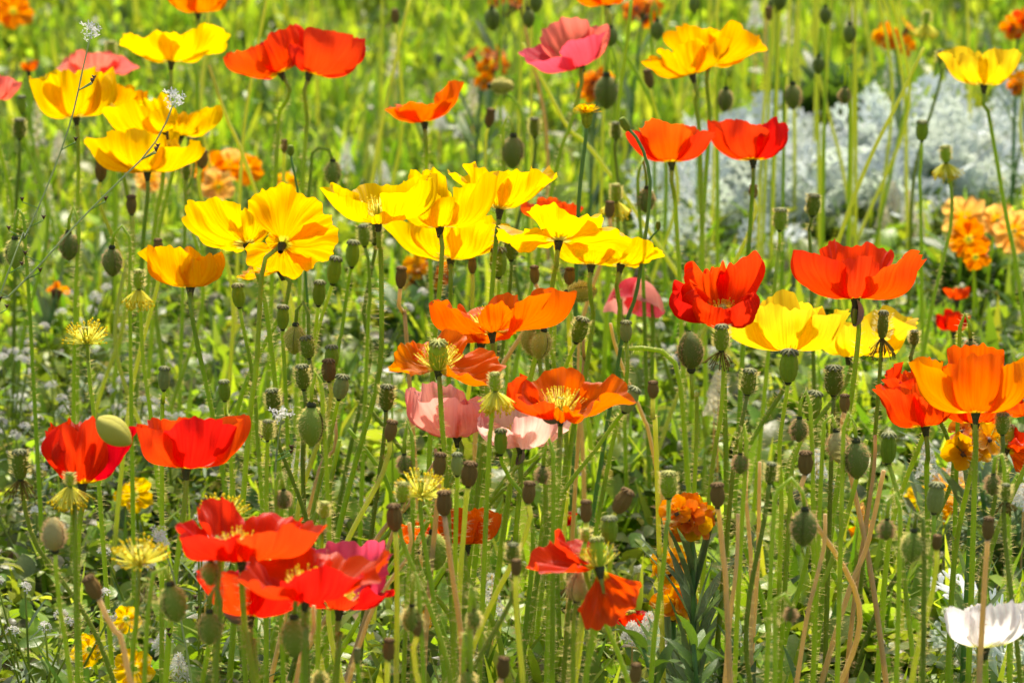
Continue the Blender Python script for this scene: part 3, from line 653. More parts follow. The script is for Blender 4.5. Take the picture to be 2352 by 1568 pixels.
# yellow group by the silver weed stems (behind)
PP('the upright yellow cup', 'tall upright yellow poppy cup crossed by a thin weed stem with small dark insects', 'yellow', (75, 132, 265, 275), (175, 270), 3.55, (-4, -4), 45, [(180, 400), (178, 520)])
PP('the yellow poppy behind the upright cup', 'yellow poppy partly hidden behind the upright yellow cup', 'gold', (215, 178, 330, 262), (270, 258), 3.62, (6, -4), 45)
PP('the drooping yellow poppy', 'yellow poppy with one drooping front petal in the clustered yellow group', 'yellow', (250, 215, 402, 330), (378, 302), 3.50, (-18, 6), 20, [(378, 340), (372, 430), (350, 560)])
PP('the yellow poppy with narrow raised petals', 'yellow poppy with two narrow petals raised like wings', 'yellow', (388, 220, 500, 318), (415, 312), 3.56, (12, -4), 45)
PP('the lowest back yellow poppy', 'wide yellow poppy lowest in the blurred yellow cluster', 'yellow', (200, 298, 462, 405), (338, 396), 3.46, (-2, -6), 45, [(337, 470), (325, 620)])
PP('the bowl shaped yellow poppy', 'shallow yellow poppy bowl standing above the blurred yellow cluster', 'yellow', (285, 65, 508, 150), (393, 142), 3.72, (0, -8), 45, [(392, 200), (385, 300), (372, 420)])
PP('the cropped amber poppy', 'blurred amber poppy standing behind the shallow yellow bowl', 'amber', (385, -40, 535, 35), (455, 30), 4.0, (0, 0), 45, [(450, 110), (452, 200)])
PP('the dark red leaning poppy', 'scarlet poppy leaning away from its twin with a drooping side petal', 'red', (527, 70, 690, 192), (645, 168), 3.62, (-26, -6), 30, [(643, 250), (638, 330), (632, 430)], ruffle=1.3, cols=['vermilion', 'red', 'red', 'vermilion'])
PP('the scarlet twin poppy', 'scarlet poppy touching its leaning twin, ruffled petal rising high', 'red', (678, 70, 832, 172), (710, 168), 3.58, (14, -6), 40, [(706, 260), (700, 350), (695, 450)], ruffle=1.3)
PP('the orange background poppy', 'single orange poppy cup with one petal standing upright', 'orange', (890, 192, 1052, 284), (975, 281), 3.55, (-4, -3), 60, [(980, 380), (985, 500)], petals=[(290, 66, 1, 0), (0, 66, 1, 0), (70, 40, 1.25, -22), (180, 60, 0.8, 0)])
PP('the rose pink poppy', 'rose pink poppy with pointed petals and pale yellow centre, standing alone', 'rose', (1197, 42, 1402, 150), (1335, 147), 3.66, (-16, 9), 20, [(1336, 190), (1306, 300), (1273, 410)], cols=['rose', 'coral', 'coral', 'rose'], ruffle=0.6)
PP('the wide gold poppy', 'wide golden poppy with upright back petal and spreading side petal', 'gold', (1540, 57, 1748, 165), (1627, 146), 3.64, (6, -12), 45, [(1627, 220), (1630, 300), (1620, 420)])
PP('the low gold poppy', 'golden poppy pressed against the wide golden poppy, petals drooping sideways', 'gold', (1495, 90, 1660, 180), (1590, 172), 3.60, (-14, -4), 45, [(1596, 230), (1605, 290), (1610, 420)])
PP('the red poppy behind the hawk bud', 'vermilion poppy bowl behind the nodding bud of a thin green stalk', 'vermilion', (1437, 280, 1637, 377), (1543, 373), 3.40, (0, -6), 45, [(1550, 450), (1556, 560), (1562, 660)], cols=['vermilion', 'red', 'vermilion', 'red'], ruffle=0.7)
PP('the red poppy over the silver foliage', 'vermilion poppy bowl standing before the silver foliage', 'vermilion', (1635, 276, 1806, 372), (1730, 368), 3.42, (0, -6), 60, [(1727, 450), (1722, 540), (1715, 640)], cols=['red', 'vermilion', 'vermilion', 'red'], ruffle=0.7)
PP('the lone lemon poppy', 'lemon yellow poppy cup alone above the silver foliage', 'lemon', (2182, 112, 2330, 200), (2260, 196), 3.66, (0, -4), 45, [(2268, 250), (2288, 360), (2312, 500), (2342, 660)])
# right hand reds and yellows
PP('the large vermilion poppy', 'large vermilion poppy bowl with a dried sepal hanging beside its stem', 'vermilion', (1828, 555, 2125, 692), (1965, 686), 2.90, (2, -2), 45, [(1974, 736), (1961, 872), (1934, 1045), (1905, 1250), (1880, 1450)],
   petals=[(285, 62, 1.0, 8), (72, 64, 1.0, 8), (178, 62, 1.0, -16), (352, 42, 0.8, 2)], cols=['vermilion', 'vermilion', 'vermilion', 'red'], sepal=cling(-2, 32, 62, 4), ruffle=1.0)
PP('the cupped red poppy with stamens', 'red double cupped poppy opening to show a mass of yellow stamens', 'red', (1555, 598, 1748, 737), (1660, 733), 2.96, (0, 24), 30, [(1662, 800), (1665, 950), (1668, 1100)],
   petals=[(300, 60, 0.95, -6), (50, 58, 0.9, -6), (135, 60, 1.05, 0), (225, 60, 1.05, 0), (0, 50, 0.5, -10), (270, 34, 1.15, 40)], stam=1.8, ruffle=1.3, cols=['vermilion', 'red', 'vermilion', 'vermilion', 'red', 'red'], curl=-0.4)
PP('the broad lemon poppy', 'broad lemon yellow poppy beneath the cupped red poppy', 'lemon', (1675, 680, 1952, 810), (1812, 806), 3.02, (0, -2), 45, None, sx=-30, ruffle=1.0)
PP('the open lemon poppy', 'flat open lemon poppy with green centre behind the blackened seed head', 'lemon', (1872, 715, 2115, 857), (1950, 815), 3.10, (4, 3), 25, None, sx=-10, f1=62, ruffle=1.4)
PP('the big orange cup', 'big glowing orange poppy cup at the head of a dark stem', 'orange', (2110, 800, 2368, 962), (2241, 948), 2.72, (2, -4), 45, [(2242, 1020), (2238, 1130), (2230, 1400), (2224, 1560)], cols=['orange', 'amber', 'orange', 'amber'], ruffle=0.9)
PP('the crumpled vermilion poppy', 'crumpled vermilion poppy just opening behind the big orange cup', 'vermilion', (2038, 795, 2160, 915), (2120, 905), 2.92, (-10, 6), 45, None, sx=-20, f1=0, ruffle=2.2)
PP('the wrinkled orange red poppy', 'wrinkled orange red poppy half covered by the big orange cup', 'vermilion', (2018, 888, 2190, 984), (2125, 979), 2.80, (-6, -4), 30, [(2128, 1060), (2130, 1200), (2122, 1400)], ruffle=1.8)
PP('the second orange poppy', 'orange red poppy directly behind the big orange cup', 'vermilion', (2150, 790, 2340, 982), (2240, 972), 2.86, (0, -2), 10, None, sx=15, ruffle=1.5)
PP('the cut off orange poppy', 'wrinkled orange red poppy beside the big orange cup and the spent poppy', 'vermilion', (2300, 892, 2430, 965), (2365, 955), 2.80, (-8, 0), 30, ruffle=1.6)
PP('the white poppy', 'single white poppy cup with a greenish yellow base', 'white', (2170, 1380, 2362, 1490), (2262, 1486), 2.50, (0, -2), 45, [(2255, 1530), (2245, 1567)], ruffle=0.8)
# centre oranges and pinks
PP('the flat orange poppy', 'flat orange poppy with ruffled wings held out sideways', 'orange', (980, 662, 1290, 769), (1130, 763), 2.84, (-3, 2), 45, [(1126, 810), (1120, 880), (1112, 1000), (1095, 1150), (1075, 1300)],
   petals=[(285, 62, 1.0, 0), (85, 62, 1.0, 8), (180, 62, 0.75, 0), (20, 50, 0.62, -6)], ruffle=1.3)
PP('the orange poppy hidden below', 'orange poppy mostly hidden beneath the flat orange poppy', 'orange', (1040, 740, 1180, 790), (1105, 788), 2.98, (0, 0), 45)
PP('the ragged orange poppy', 'ragged orange poppy past its best with a green pod amid yellow stamens', 'orange', (900, 768, 1152, 866), (1007, 848), 2.74, (0, 13), 45, [(1010, 880), (1014, 960), (1021, 1043), (1030, 1200)],
   petals=[(265, 50, 1.0, 6), (180, 66, 0.95, 4), (75, 58, 1.05, 10)], stam=1.5, cap_h=0.021, ruffle=1.7, cols=['amber', 'orange', 'orange'], f1=52)
PP('the orange poppy with stamens', 'open orange poppy with yellow stamens and a brown sepal below', 'orange', (1168, 853, 1432, 957), (1287, 952), 2.68, (0, 8), 45, [(1286, 1000), (1284, 1060), (1280, 1140), (1270, 1250), (1262, 1400)],
   petals=[(290, 64, 1.0, 0), (70, 64, 1.0, 6), (180, 64, 0.85, 6), (0, 48, 0.6, 0)], stam=1.5, ruffle=1.2, sepal=cling(-22, 6, 45, -80), cols=['vermilion', 'orange', 'orange', 'orange'])
PP('the salmon pink poppy', 'salmon pink poppy cup with a yellow base', 'pink', (933, 883, 1114, 1008), (1050, 1002), 2.80, (-4, 2), 40, None, sx=-10, ruffle=1.1)
PP('the pale pink poppy', 'pale blush pink poppy beside the salmon pink one', 'palepink', (1092, 915, 1312, 1030), (1196, 1026), 2.78, (0, 2), 30, None, sx=10, ruffle=1.3, sepal=cling(-4, 22, 40, 20))
# left reds
PP('the crumpled red poppy', 'crumpled deep red poppy with a yellow green bud cap clinging to its rim', 'crimson', (113, 963, 299, 1122), (190, 1110), 2.62, (2, -4), 45, [(182, 1200), (178, 1300), (178, 1420), (185, 1567)], ruffle=1.5, f1=-16, f0=90, pw=0.7, fit=False, petals=[(0, 60, 1.62, 0), (72, 60, 1.55, 4), (144, 58, 1.7, -4), (216, 58, 1.66, -4), (288, 60, 1.5, 4)], cols=['red', 'crimson', 'red', 'crimson', 'red'])
PP('the red poppy with a sharp tip', 'bright red poppy with a pointed side petal and yellow base', 'red', (320, 952, 570, 1081), (428, 1075), 2.62, (2, -2), 30, [(425, 1150), (405, 1300), (395, 1400), (380, 1567)], cols=['red', 'vermilion', 'vermilion', 'red'], ruffle=0.9)
PP('the upper red poppy', 'highest of the clustered red poppies, one petal sticking up like a tongue', 'red', (398, 1150, 724, 1290), (555, 1284), 2.38, (0, 4), 45, [(556, 1350), (562, 1440), (582, 1567)], petals=[(300, 64, 1.0, 0), (60, 64, 1.0, 0), (130, 55, 0.9, 0), (215, 36, 1.0, -14), (0, 50, 0.62, -6)],
   cols=['red', 'red', 'vermilion', 'red', 'red'])
PP('the glowing red poppy', 'glowing orange red poppy in front of the rose coloured petals', 'vermilion', (560, 1262, 890, 1380), (702, 1374), 2.33, (4, 4), 30, [(703, 1440), (702, 1567)], cols=['red', 'vermilion', 'vermilion', 'red'])
PP('the rose red poppy', 'rose red poppy with one large round back petal in the red cluster', 'rose', (640, 1238, 902, 1405), (780, 1396), 2.46, (6, 2), 45, [(782, 1450), (772, 1567)], petals=[(165, 72, 1.4, -16), (80, 52, 1.0, 8), (285, 50, 1.0, 10), (0, 44, 0.6, 10)], cols=['rose', 'red', 'red', 'red'])
PP('the low red poppy', 'red poppy lowest in the red cluster with yellow base and brown sepal', 'red', (460, 1283, 690, 1425), (575, 1412), 2.42, (0, 0), 45, [(580, 1480), (590, 1567)], cols=['red', 'rose', 'red', 'red'], sepal=cling(-30, 0, 60, -78))
PP('the torn red poppy', 'torn vermilion poppy with one petal hanging down from its bare stamens', 'vermilion', (1230, 1222, 1457, 1424), (1377, 1302), 2.44, (-6, 0), 45, [(1374, 1360), (1362, 1450), (1345, 1567)],
   petals=[(272, 60, 1.15, -6), (225, 52, 1.0, -30)], fit=False, ruffle=1.9, cols=['vermilion', 'red'], stam=0.6, cap_h=0.018, f1=64)
# blurred ones between and behind the stems
PP('the orange poppy behind the stems', 'blurred orange poppy seen between the stems behind a nodding bud', 'orange', (1005, 1150, 1138, 1255), (1072, 1250), 2.76, (0, -4), 45, None, sx=0, f1=15)
PP('the ragged orange poppy behind', 'ragged amber orange poppy behind the brown pods', 'orange', (918, 1165, 1010, 1252), (960, 1248), 2.82, (0, 0), 45, ruffle=2.0)
PP('the dark red poppy behind the stems', 'dark red poppy folded shut behind the stems', 'crimson', (1258, 1120, 1320, 1212), (1290, 1208), 3.2, (0, 0), 45, f1=0, ruffle=1.8)
PP('the drooping pink poppy', 'pink poppy hanging face down like a dome beside a thin dark stalk', 'rose', (1395, 633, 1527, 716), (1462, 640), 3.45, (8, 150), 45, [(1468, 620), (1490, 640), (1500, 720), (1496, 900)], fit=False, f0=88, f1=0, pw=0.8, petals=[(45, 64, 1.35, 0), (135, 64, 1.35, 0), (225, 64, 1.35, 0), (315, 64, 1.35, 0)], cols=['rose', 'pink', 'rose', 'pink'], ruffle=0.4)
PP('the red poppy behind the yellow ones', 'orange red poppy peeping out behind the tilted yellow poppy', 'vermilion', (1205, 455, 1328, 510), (1265, 508), 3.45, (0, 0), 45)
PP('the salmon edge poppy', 'rounded coral poppy beside a blurred green pod and the upright yellow cup', 'coral', (-60, 110, 37, 235), (-12, 230), 3.75, (6, 0), 45)
PP('the coral poppy behind', 'blurred coral poppy behind the upright yellow cup', 'coral', (135, 118, 306, 170), (220, 168), 4.05, (0, 0), 45, ruffle=1.6)
PP('the top orange poppy', 'blurred orange poppy standing behind the rose pink poppy', 'orange', (1308, -40, 1440, 22), (1395, 12), 4.1, (-8, 0), 45)
PP('the small far orange poppy', 'small round orange poppy far behind the coral poppies', 'orange', (48, 120, 86, 165), (66, 163), 4.4, (0, 0), 45)
PP('the far red poppy', 'blurred dark red poppy low among green leaves', 'crimson', (2150, 690, 2225, 762), (2190, 760), 3.8, (0, 0), 45)
PP('the orange red low poppy', 'small orange red flower above the blurred dark red poppy', 'vermilion', (2170, 638, 2226, 690), (2198, 688), 3.9, (0, 0), 45)
PP('the spent orange poppy', 'spent orange poppy with limp petals beside the big orange cup', 'orange', (2275, 975, 2385, 1065), (2310, 1030), 2.86, (12, 0), 45, [(2312, 1080), (2318, 1250), (2320, 1450)], petals=[(100, 46, 1.0, 30), (60, 40, 0.9, 0), (20, 30, 0.8, 60)], ruffle=2.4, cap_h=0.017, cols=['amber', 'vermilion', 'vermilion'])
PP('the low red petals', 'fallen looking red poppy low among the leaves near the small white spikes', 'crimson', (1405, 1400, 1500, 1440), (1450, 1438), 3.05, (0, 0), 45, f1=60)
def hang_petal(root, base, L, d, col, seed, W=52, up=(0.15, -1, 0.25)):      # one loose petal hanging from the flower, its face towards the light
    rng = np.random.default_rng(seed); p = dict(az=0.0, W=W * D2R, f0=84 * D2R, f1=80 * D2R, pw=1.0, lay=0, r0=0.002, curl=0.5, ruffle=1.9, L=L)
    G = petal_grid(p, 48, 18, rng); d = np.array(d, float); d /= np.linalg.norm(d); n_ = np.array(up, float); n_ -= d * n_.dot(d); n_ /= np.linalg.norm(n_); x_ = np.cross(-d, n_)
    G = G @ np.stack([x_, -d, n_]) + base - np.array(root.location); uu, vv = np.meshgrid(np.linspace(0, 1, 49), np.linspace(0, 1, 19))
    link('petal', mesh('petal', G.reshape(-1, 3), grid_faces(48, 18), uv=np.stack([uu, vv], -1).reshape(-1, 2), mat=PET[col]), root)
_t = [o for o in COL.objects if o.get('label', '').startswith('torn vermilion')][0]
hang_petal(_t, pt(1378, 1304, 2.44), 125 / ppm(2.44), (0.32, -0.12, -0.95), 'vermilion', 4)
_t = [o for o in COL.objects if o.get('label', '').startswith('spent orange')][0]
hang_petal(_t, pt(2312, 1030, 2.86), 70 / ppm(2.86), (0.75, -0.2, -0.4), 'orange', 5, 40)
# yellow green bud cap on the crumpled red poppy
_p = [o for o in COL.objects if o.get('label', '').startswith('crumpled deep red')][0]
_h = 92 / ppm(2.56); _ax = side_lean(128); _M = Matrix.Translation(Vector(pt(262, 990, 2.56) - _ax * _h * 0.5 - np.array(_p.location))) @ rotM(_ax).to_4x4() @ Matrix.Rotation(0.4, 4, 'Z') @ Matrix.Scale(_h, 4)
for _k in (0, 1): link('bud_cap', BUDS['o'][_k], _p, _M)

# ------------------------------------------------------------------ seed pods: x, y, height, kind, lean, waypoints, extras
KW = {'g': 'ribbed green pod', 'G': 'pale grey green pod', 'f': 'fresh green pod', 'b': 'dry brown pod', 'd': 'dark green pod'}
SKW = {'y': 'with drooping yellow stamens', 'Y': 'amid yellow stamens', 'w': 'with blackened stamens', None: ''}
LAB = []
def put_pod(x, y, h, kind='g', lean=0, way=None, **k):
    if not k.get('label'):
        how = SKW[k.get('skirt')] if kind != 'b' else ''
        tl = 'leaning ' if abs(lean) > 9 else ''
        sz = 'small ' if h < 47 else ('large ' if h > 66 else '')
        k['label'] = 'x'; ph = f"{sz}{tl}{KW[kind]} {how}"
        LAB.append((pod(x, y, h, kind, lean, way, **k), ph, x, y)); return
    pod(x, y, h, kind, lean, way, **k)
for a in [
    (548, 678, 62, 'g', -3, [(556, 740), (578, 850), (590, 980)]), (650, 728, 56, 'g', 2, [(650, 790), (656, 900)]), (733, 672, 66, 'g', 4, [(728, 730), (718, 800), (700, 900)]),
    (768, 620, 68, 'g', 8, [(755, 680), (735, 740), (718, 820), (716, 860), (700, 1000)]), (810, 582, 60, 'g', 4, [(800, 650), (785, 760), (770, 860)]), (836, 540, 54, 'g', -4, [(845, 590), (850, 680), (845, 760)]),
    (861, 530, 58, 'd', 2, [(861, 580), (845, 660), (835, 729), (851, 799), (840, 880), (801, 1045), (768, 1232)]), (762, 818, 56, 'g', 0, [(764, 870), (760, 980)]), (695, 865, 58, 'd', -4, [(703, 920), (695, 1040), (698, 1180)]),
    (783, 888, 62, 'G', 10, [(772, 940), (750, 1040), (722, 1160), (700, 1300)]), (706, 797, 52, 'd', -8, None), (627, 920, 56, 'd', -6, None), (615, 987, 54, 'g', 2, [(614, 1040), (612, 1200)]), (515, 896, 56, 'g', -2, [(520, 950), (530, 1060)]),
    (377, 868, 62, 'G', 3, [(374, 930), (372, 1000)]), (1447, 917, 62, 'G', 24, [(1418, 962), (1370, 1030), (1318, 1095), (1275, 1165), (1240, 1300)]), (1332, 757, 68, 'g', 16, [(1312, 810), (1285, 880), (1272, 960)]), (1292, 695, 46, 'g', 20, None),
    (1150, 1013, 66, 'g', 0, [(1152, 1060), (1175, 1105), (1210, 1150), (1224, 1220), (1220, 1320), (1205, 1460), (1198, 1567)]), (1050, 1065, 62, 'G', 0, [(1050, 1120), (1046, 1250)]), (888, 912, 62, 'd', 4, None), (1720, 876, 62, 'd', 6, [(1710, 940), (1693, 1020), (1680, 1120)]),
    (1812, 840, 76, 'g', 2, [(1806, 910), (1790, 1030), (1795, 1150), (1790, 1350)]), (1867, 930, 72, 'g', 10, [(1850, 990), (1822, 1060), (1812, 1200)]), (1915, 873, 72, 'd', 0, [(1914, 940), (1908, 1100)]),
    (1536, 1112, 66, 'f', 0, [(1532, 1190), (1525, 1290), (1508, 1420), (1495, 1567)]), (2041, 1028, 78, 'g', 0, [(2045, 1080), (2064, 1140), (2072, 1280), (2088, 1430), (2100, 1567)]), (2149, 1142, 84, 'G', 5, [(2145, 1220), (2132, 1330), (2122, 1460), (2116, 1567)]),
    (2303, 972, 52, 'd', 0, None), (925, 1130, 50, 'f', 4, None), (745, 1170, 46, 'f', 4, [(740, 1220), (735, 1330)]), (1400, 1215, 62, 'g', 0, None), (1868, 470, 52, 'd', 4, [(1858, 530), (1862, 600)]), (1792, 503, 50, 'g', 2, [(1790, 570), (1780, 650)]),
    (820, 1503, 36, 'G', 2, [(822, 1530), (826, 1567)]), (1145, 602, 70, 'g', 0, None), (1175, 566, 60, 'd', 2, None), (1415, 300, 40, 'd', 0, None), (1228, 292, 44, 'd', 0, None), (45, 295, 48, 'd', 2, [(40, 420), (35, 560)]), (50, 240, 46, 'g', 0, None), (443, 335, 48, 'g', 0, [(430, 430), (425, 520)]),
    (2118, 300, 46, 'g', 0, [(2112, 400), (2115, 500)]), (1295, 210, 1, 'g', 0, None) if False else (2160, 130, 34, 'd', 0, None),
    (1770, 1085, 52, 'd', 6, None), (1438, 760, 48, 'G', 0, [(1442, 820), (1432, 930), (1400, 1050)]), (1345, 1228, 34, 'f', 0, None), (2328, 990, 1, 'g', 0, None) if False else (2100, 775, 36, 'd', 0, None), (1178, 1270, 52, 'd', 0, None), (428, 395, 40, 'g', 2, None),
]: put_pod(*a)
for a in [
    (1020, 1155, 62, 'b', 0, [(1024, 1210), (1040, 1330), (1058, 1450), (1062, 1567)]), (906, 1187, 62, 'b', -3, [(910, 1240), (912, 1400), (910, 1567)]), (1010, 1066, 62, 'b', 4, None), (1078, 1088, 66, 'b', 6, None), (1346, 1173, 58, 'b', 0, None), (1430, 1150, 60, 'b', 30, [(1400, 1195), (1370, 1260), (1350, 1320)]),
    (1648, 1136, 66, 'b', -2, [(1652, 1190), (1662, 1290), (1670, 1400)]), (1215, 1130, 58, 'b', 4, None), (1500, 894, 42, 'b', 0, [(1503, 960), (1508, 1060)]), (1850, 1062, 62, 'b', 0, None), (2270, 1212, 62, 'b', 2, [(2266, 1280), (2258, 1400)]), (213, 1348, 62, 'b', -26, [(232, 1390), (260, 1450), (290, 1520)]),
    (893, 1490, 58, 'b', 3, [(892, 1540), (888, 1567)]), (1186, 1302, 42, 'b', 0, None), (1940, 925, 44, 'b', 0, None), (1156, 1532, 52, 'b', 6, None), (755, 850, 60, 'b', 0, None), (921, 636, 48, 'b', 4, [(927, 720), (935, 800)]), (1085, 610, 42, 'b', 0, None), (1228, 630, 42, 'b', -3, None), (1308, 634, 40, 'b', 2, None),
    (653, 335, 34, 'b', 2, None), (1125, 270, 46, 'b', 8, None), (1490, 180, 44, 'b', -12, None), (302, 470, 46, 'b', 0, None), (898, 988, 50, 'b', 10, None), (232, 390, 50, 'b', 4, None), (465, 365, 40, 'b', 6, None), (363, 566, 40, 'b', 0, None), (1400, 480, 40, 'b', 2, None), (1460, 1545, 50, 'b', 4, None),
    (1095, 1000, 44, 'b', 2, None) if False else (960, 1440, 44, 'b', 4, None), (2152, 1245, 40, 'b', 2, None), (1730, 440, 34, 'b', 0, None),
]: put_pod(*a)
for a, k in [
    ((199, 768, 40, 'f', -2, [(203, 830), (208, 900), (216, 965)]), dict(skirt='Y')), ((318, 641, 52, 'f', 0, [(322, 700), (326, 790), (335, 880), (346, 955)]), dict(skirt='y')), ((1137, 876, 46, 'f', 0, [(1133, 920), (1126, 1000), (1120, 1100)]), dict(skirt='y', Y=2.66)),
    ((2172, 354, 42, 'f', -4, [(2180, 400), (2187, 470), (2180, 540), (2160, 620), (2130, 760)]), dict(skirt='y')), ((1415, 442, 46, 'f', 0, [(1418, 500), (1422, 580)]), dict(skirt='y')), ((320, 1272, 46, 'f', -2, [(318, 1330), (312, 1440), (300, 1567)]), dict(skirt='Y')), ((968, 1118, 36, 'f', 0, None), dict(skirt='Y')),
    ((1657, 775, 66, 'g', 0, [(1662, 840), (1655, 960), (1640, 1045), (1620, 1250)]), dict(skirt='w', Y=2.88)), ((2028, 745, 66, 'd', 2, [(2024, 800), (2018, 900), (2005, 1050), (1985, 1250)]), dict(skirt='w', slim=0.75)), ((46, 1066, 70, 'd', 0, [(50, 1120), (62, 1190), (88, 1260), (140, 1330), (200, 1420), (262, 1567)]), dict(skirt='w')),
    ((1535, 1170, 1, 'g'), None) if False else ((2310, 1130, 46, 'd', 0, None), dict(skirt='w')), ((160, 1100, 36, 'f', 0, [(170, 1150), (172, 1250)]), dict(skirt='y')), ((512, 1176, 34, 'f', 0, None), dict(skirt='Y')), ((255, 115, 42, 'f', 2, [(258, 200), (260, 400)]), dict(skirt='y')), ((2128, 40, 34, 'f', 2, [(2125, 90), (2105, 140)]), dict(skirt='y')),
    ((1312, 1322, 40, 'd', 0, [(1310, 1380), (1300, 1480)]), dict(skirt='w', Y=2.52)),
]: put_pod(*a, **k)
# dead stalks without heads
for (x, y, x2, y2) in [(1745, 1060, 1725, 1540), (1715, 1080, 1725, 1500), (1695, 1180, 1672, 1480), (940, 1200, 820, 1500), (1000, 1030, 900, 1230), (770, 960, 715, 1150), (2010, 1000, 1960, 1400), (1895, 1180, 1840, 1500), (720, 1390, 680, 1567), (1340, 760, 1335, 900)]:
    rng = np.random.default_rng(x); Y = at_z(x, y, 0.30)[1]; hd = pt(x, y, Y); Pp = stem_path(hd, side_lean(0), [((x + x2) / 2 + 5, (y + y2) / 2), (x2, y2)], Y, None, rng)
    r_ = thing('dead_stalk', Pp[0], 'x', 'stalk'); LAB.append((r_, 'bare dead tan stalk', x, y)); add_stem(r_, Pp, 0.0022, 0.0013, 't', rng, True, 0.002, 260, M_HAIRB)

# ------------------------------------------------------------------ buds
BW = {'g': 'green', 'p': 'pale fuzzy', 'd': 'dark', 'o': 'olive'}
def put_bud(x, y, h, kind='g', lean=180, **k):
    if not k.get('label'):
        how = 'nodding' if abs(lean) > 120 else ('sideways pointing' if abs(lean) > 50 else 'upright')
        k['label'] = 'x'; LAB.append((bud(x, y, h, kind, lean, **k), f"{how} {BW[kind]} bud", x, y)); return
    bud(x, y, h, kind, lean, **k)
for a, k in [
    ((998, 1265, 86, 'g', 176), dict(hookx=-48, hookh=62, sx=-30, Y=2.62)), ((398, 1385, 88, 'g', 172), dict(hookx=-44, hookh=44, sx=-30)), ((1847, 1212, 84, 'd', 182), dict(hookx=-72, hookh=72, sx=-20)), ((2096, 1255, 72, 'g', 184), dict(hookx=22, hookh=50, sx=0, stemk='d')),
    ((1926, 1026, 74, 'p', 172), dict(hookx=-30, hookh=36, sx=-20)), ((1967, 1056, 86, 'd', 178), dict(hookx=-30, hookh=66, sx=-10)), ((1076, 1562, 50, 'g', 180), dict(hookx=-12, hookh=90, sx=0)), ((481, 1442, 76, 'g', 182), dict(hookx=25)), ((484, 1316, 56, 'g', 180), dict(hookx=20)),
    ((676, 1462, 90, 'g', 180), dict(hookx=30, hookh=60)), ((716, 978, 92, 'g', 180), dict(hookx=26, hookh=80)), ((677, 780, 66, 'o', 184), dict(hookx=30)), ((1835, 987, 54, 'd', 182), dict(hookx=26)), ((2036, 1216, 48, 'd', 182), dict(hookx=30)), ((2280, 1113, 48, 'd', 182), dict(hookx=26)),
    ((1393, 212, 74, 'd', 180), dict(hookx=22)), ((1666, 230, 50, 'd', 182), dict(hookx=-20)), ((1821, 222, 56, 'd', 178), dict(hookx=-20, hookh=30)), ((1178, 350, 72, 'd', 182), dict(hookx=-24)), ((765, 398, 54, 'g', 180), dict(hookx=-50, hookh=34)), ((1484, 460, 54, 'd', 182), dict(hookx=-20)),
    ((1153, 198, 52, 'o', 92), dict(way=[(1190, 240), (1205, 330), (1210, 450)])), ((1337, 670, 66, 'o', 86), dict(way=[(1290, 668), (1278, 690), (1274, 760), (1270, 900)])), ((1222, 780, 72, 'o', 176), dict(hookx=30)), ((1243, 792, 66, 'o', 190), dict(hookx=-14)), ((652, 1146, 44, 'd', 180), dict(hookx=-18, hookh=40)),
    ((1246, 1090, 40, 'd', 184), dict(hookx=24)), ((158, 566, 62, 'd', 180), dict(hookx=24)), ((258, 602, 64, 'd', 180), dict(hookx=42, hookh=52)), ((34, 582, 66, 'g', 182), dict(hookx=24)), ((1131, 45, 50, 'd', 176), dict(hookx=20)), ((2228, 800, 40, 'd', 182), dict(hookx=-26, hookh=60)),
    ((124, 1225, 78, 'p', -2), dict(way=[(128, 1300), (138, 1400), (162, 1567)])), ((1586, 804, 86, 'd', -3), dict(way=[(1600, 900), (1600, 1000), (1592, 1200)], fat=0.98, label='upright brown bristly bud splitting at its seam, on a long clear stem', Y=2.9)), ((1328, 1346, 70, 'p', 6), dict(way=[(1318, 1420), (1316, 1567)], Y=2.46)),
    ((1090, 1420, 44, 'g', 180), dict(hookx=-10)), ((945, 1420, 60, 'g', 182), dict(hookx=18)), ((1816, 1410, 34, 'd', 190), dict(hookx=-40, hookh=30)), ((735, 1560, 44, 'g', 4), dict(sx=4)), ((1700, 1065, 46, 'd', 180), dict(hookx=14)), ((1005, 1420, 1, 'g'), None) if False else ((930, 1065, 44, 'd', 176), dict(hookx=20)),
    ((1880, 150, 40, 'd', 180), dict(hookx=14)), ((1595, 10, 40, 'd', 180), dict(hookx=14)), ((1510, 70, 44, 'd', 178), dict(hookx=-14)), ((1215, 20, 46, 'd', 0), dict(sx=4)), ((1775, 15, 40, 'd', 180), dict(hookx=12)), ((1940, 220, 36, 'd', 180), dict(hookx=12)),
]: put_bud(*a, **k)

# far stems behind (their heads reach into and above the upper edge)
rg = np.random.default_rng(99)
for i in range(44):
    Y = rg.uniform(3.9, 5.3); x = rg.uniform(0, 2352) if rg.uniform() < 0.5 else rg.uniform(1350, 2352); zz = rg.uniform(0.30, 0.46)
    hx = (x - 1176) / F * Y * 1.06; Pw = np.array([hx, Y, zz]); X, Yp = proj(Pw); X, Yp = float(X), float(Yp)
    if Yp > 150: continue
    u = rg.uniform(); h = 0.016 * ppm(Y)
    if u < 0.55: LAB.append((pod(X, Yp, h, 'g' if u < 0.3 else 'b', rg.normal(0, 5), None, Y=Y, stemk='y' if u < 0.45 else None, label='x', far=True), f"far blurred {'green' if u < 0.3 else 'brown'} pod", X, Yp))
    else: LAB.append((bud(X, Yp, h * 1.3, 'd', 180, Y=Y, stemk='y', hookx=rg.choice([-12, 12]), label='x'), 'far blurred nodding bud', X, Yp))
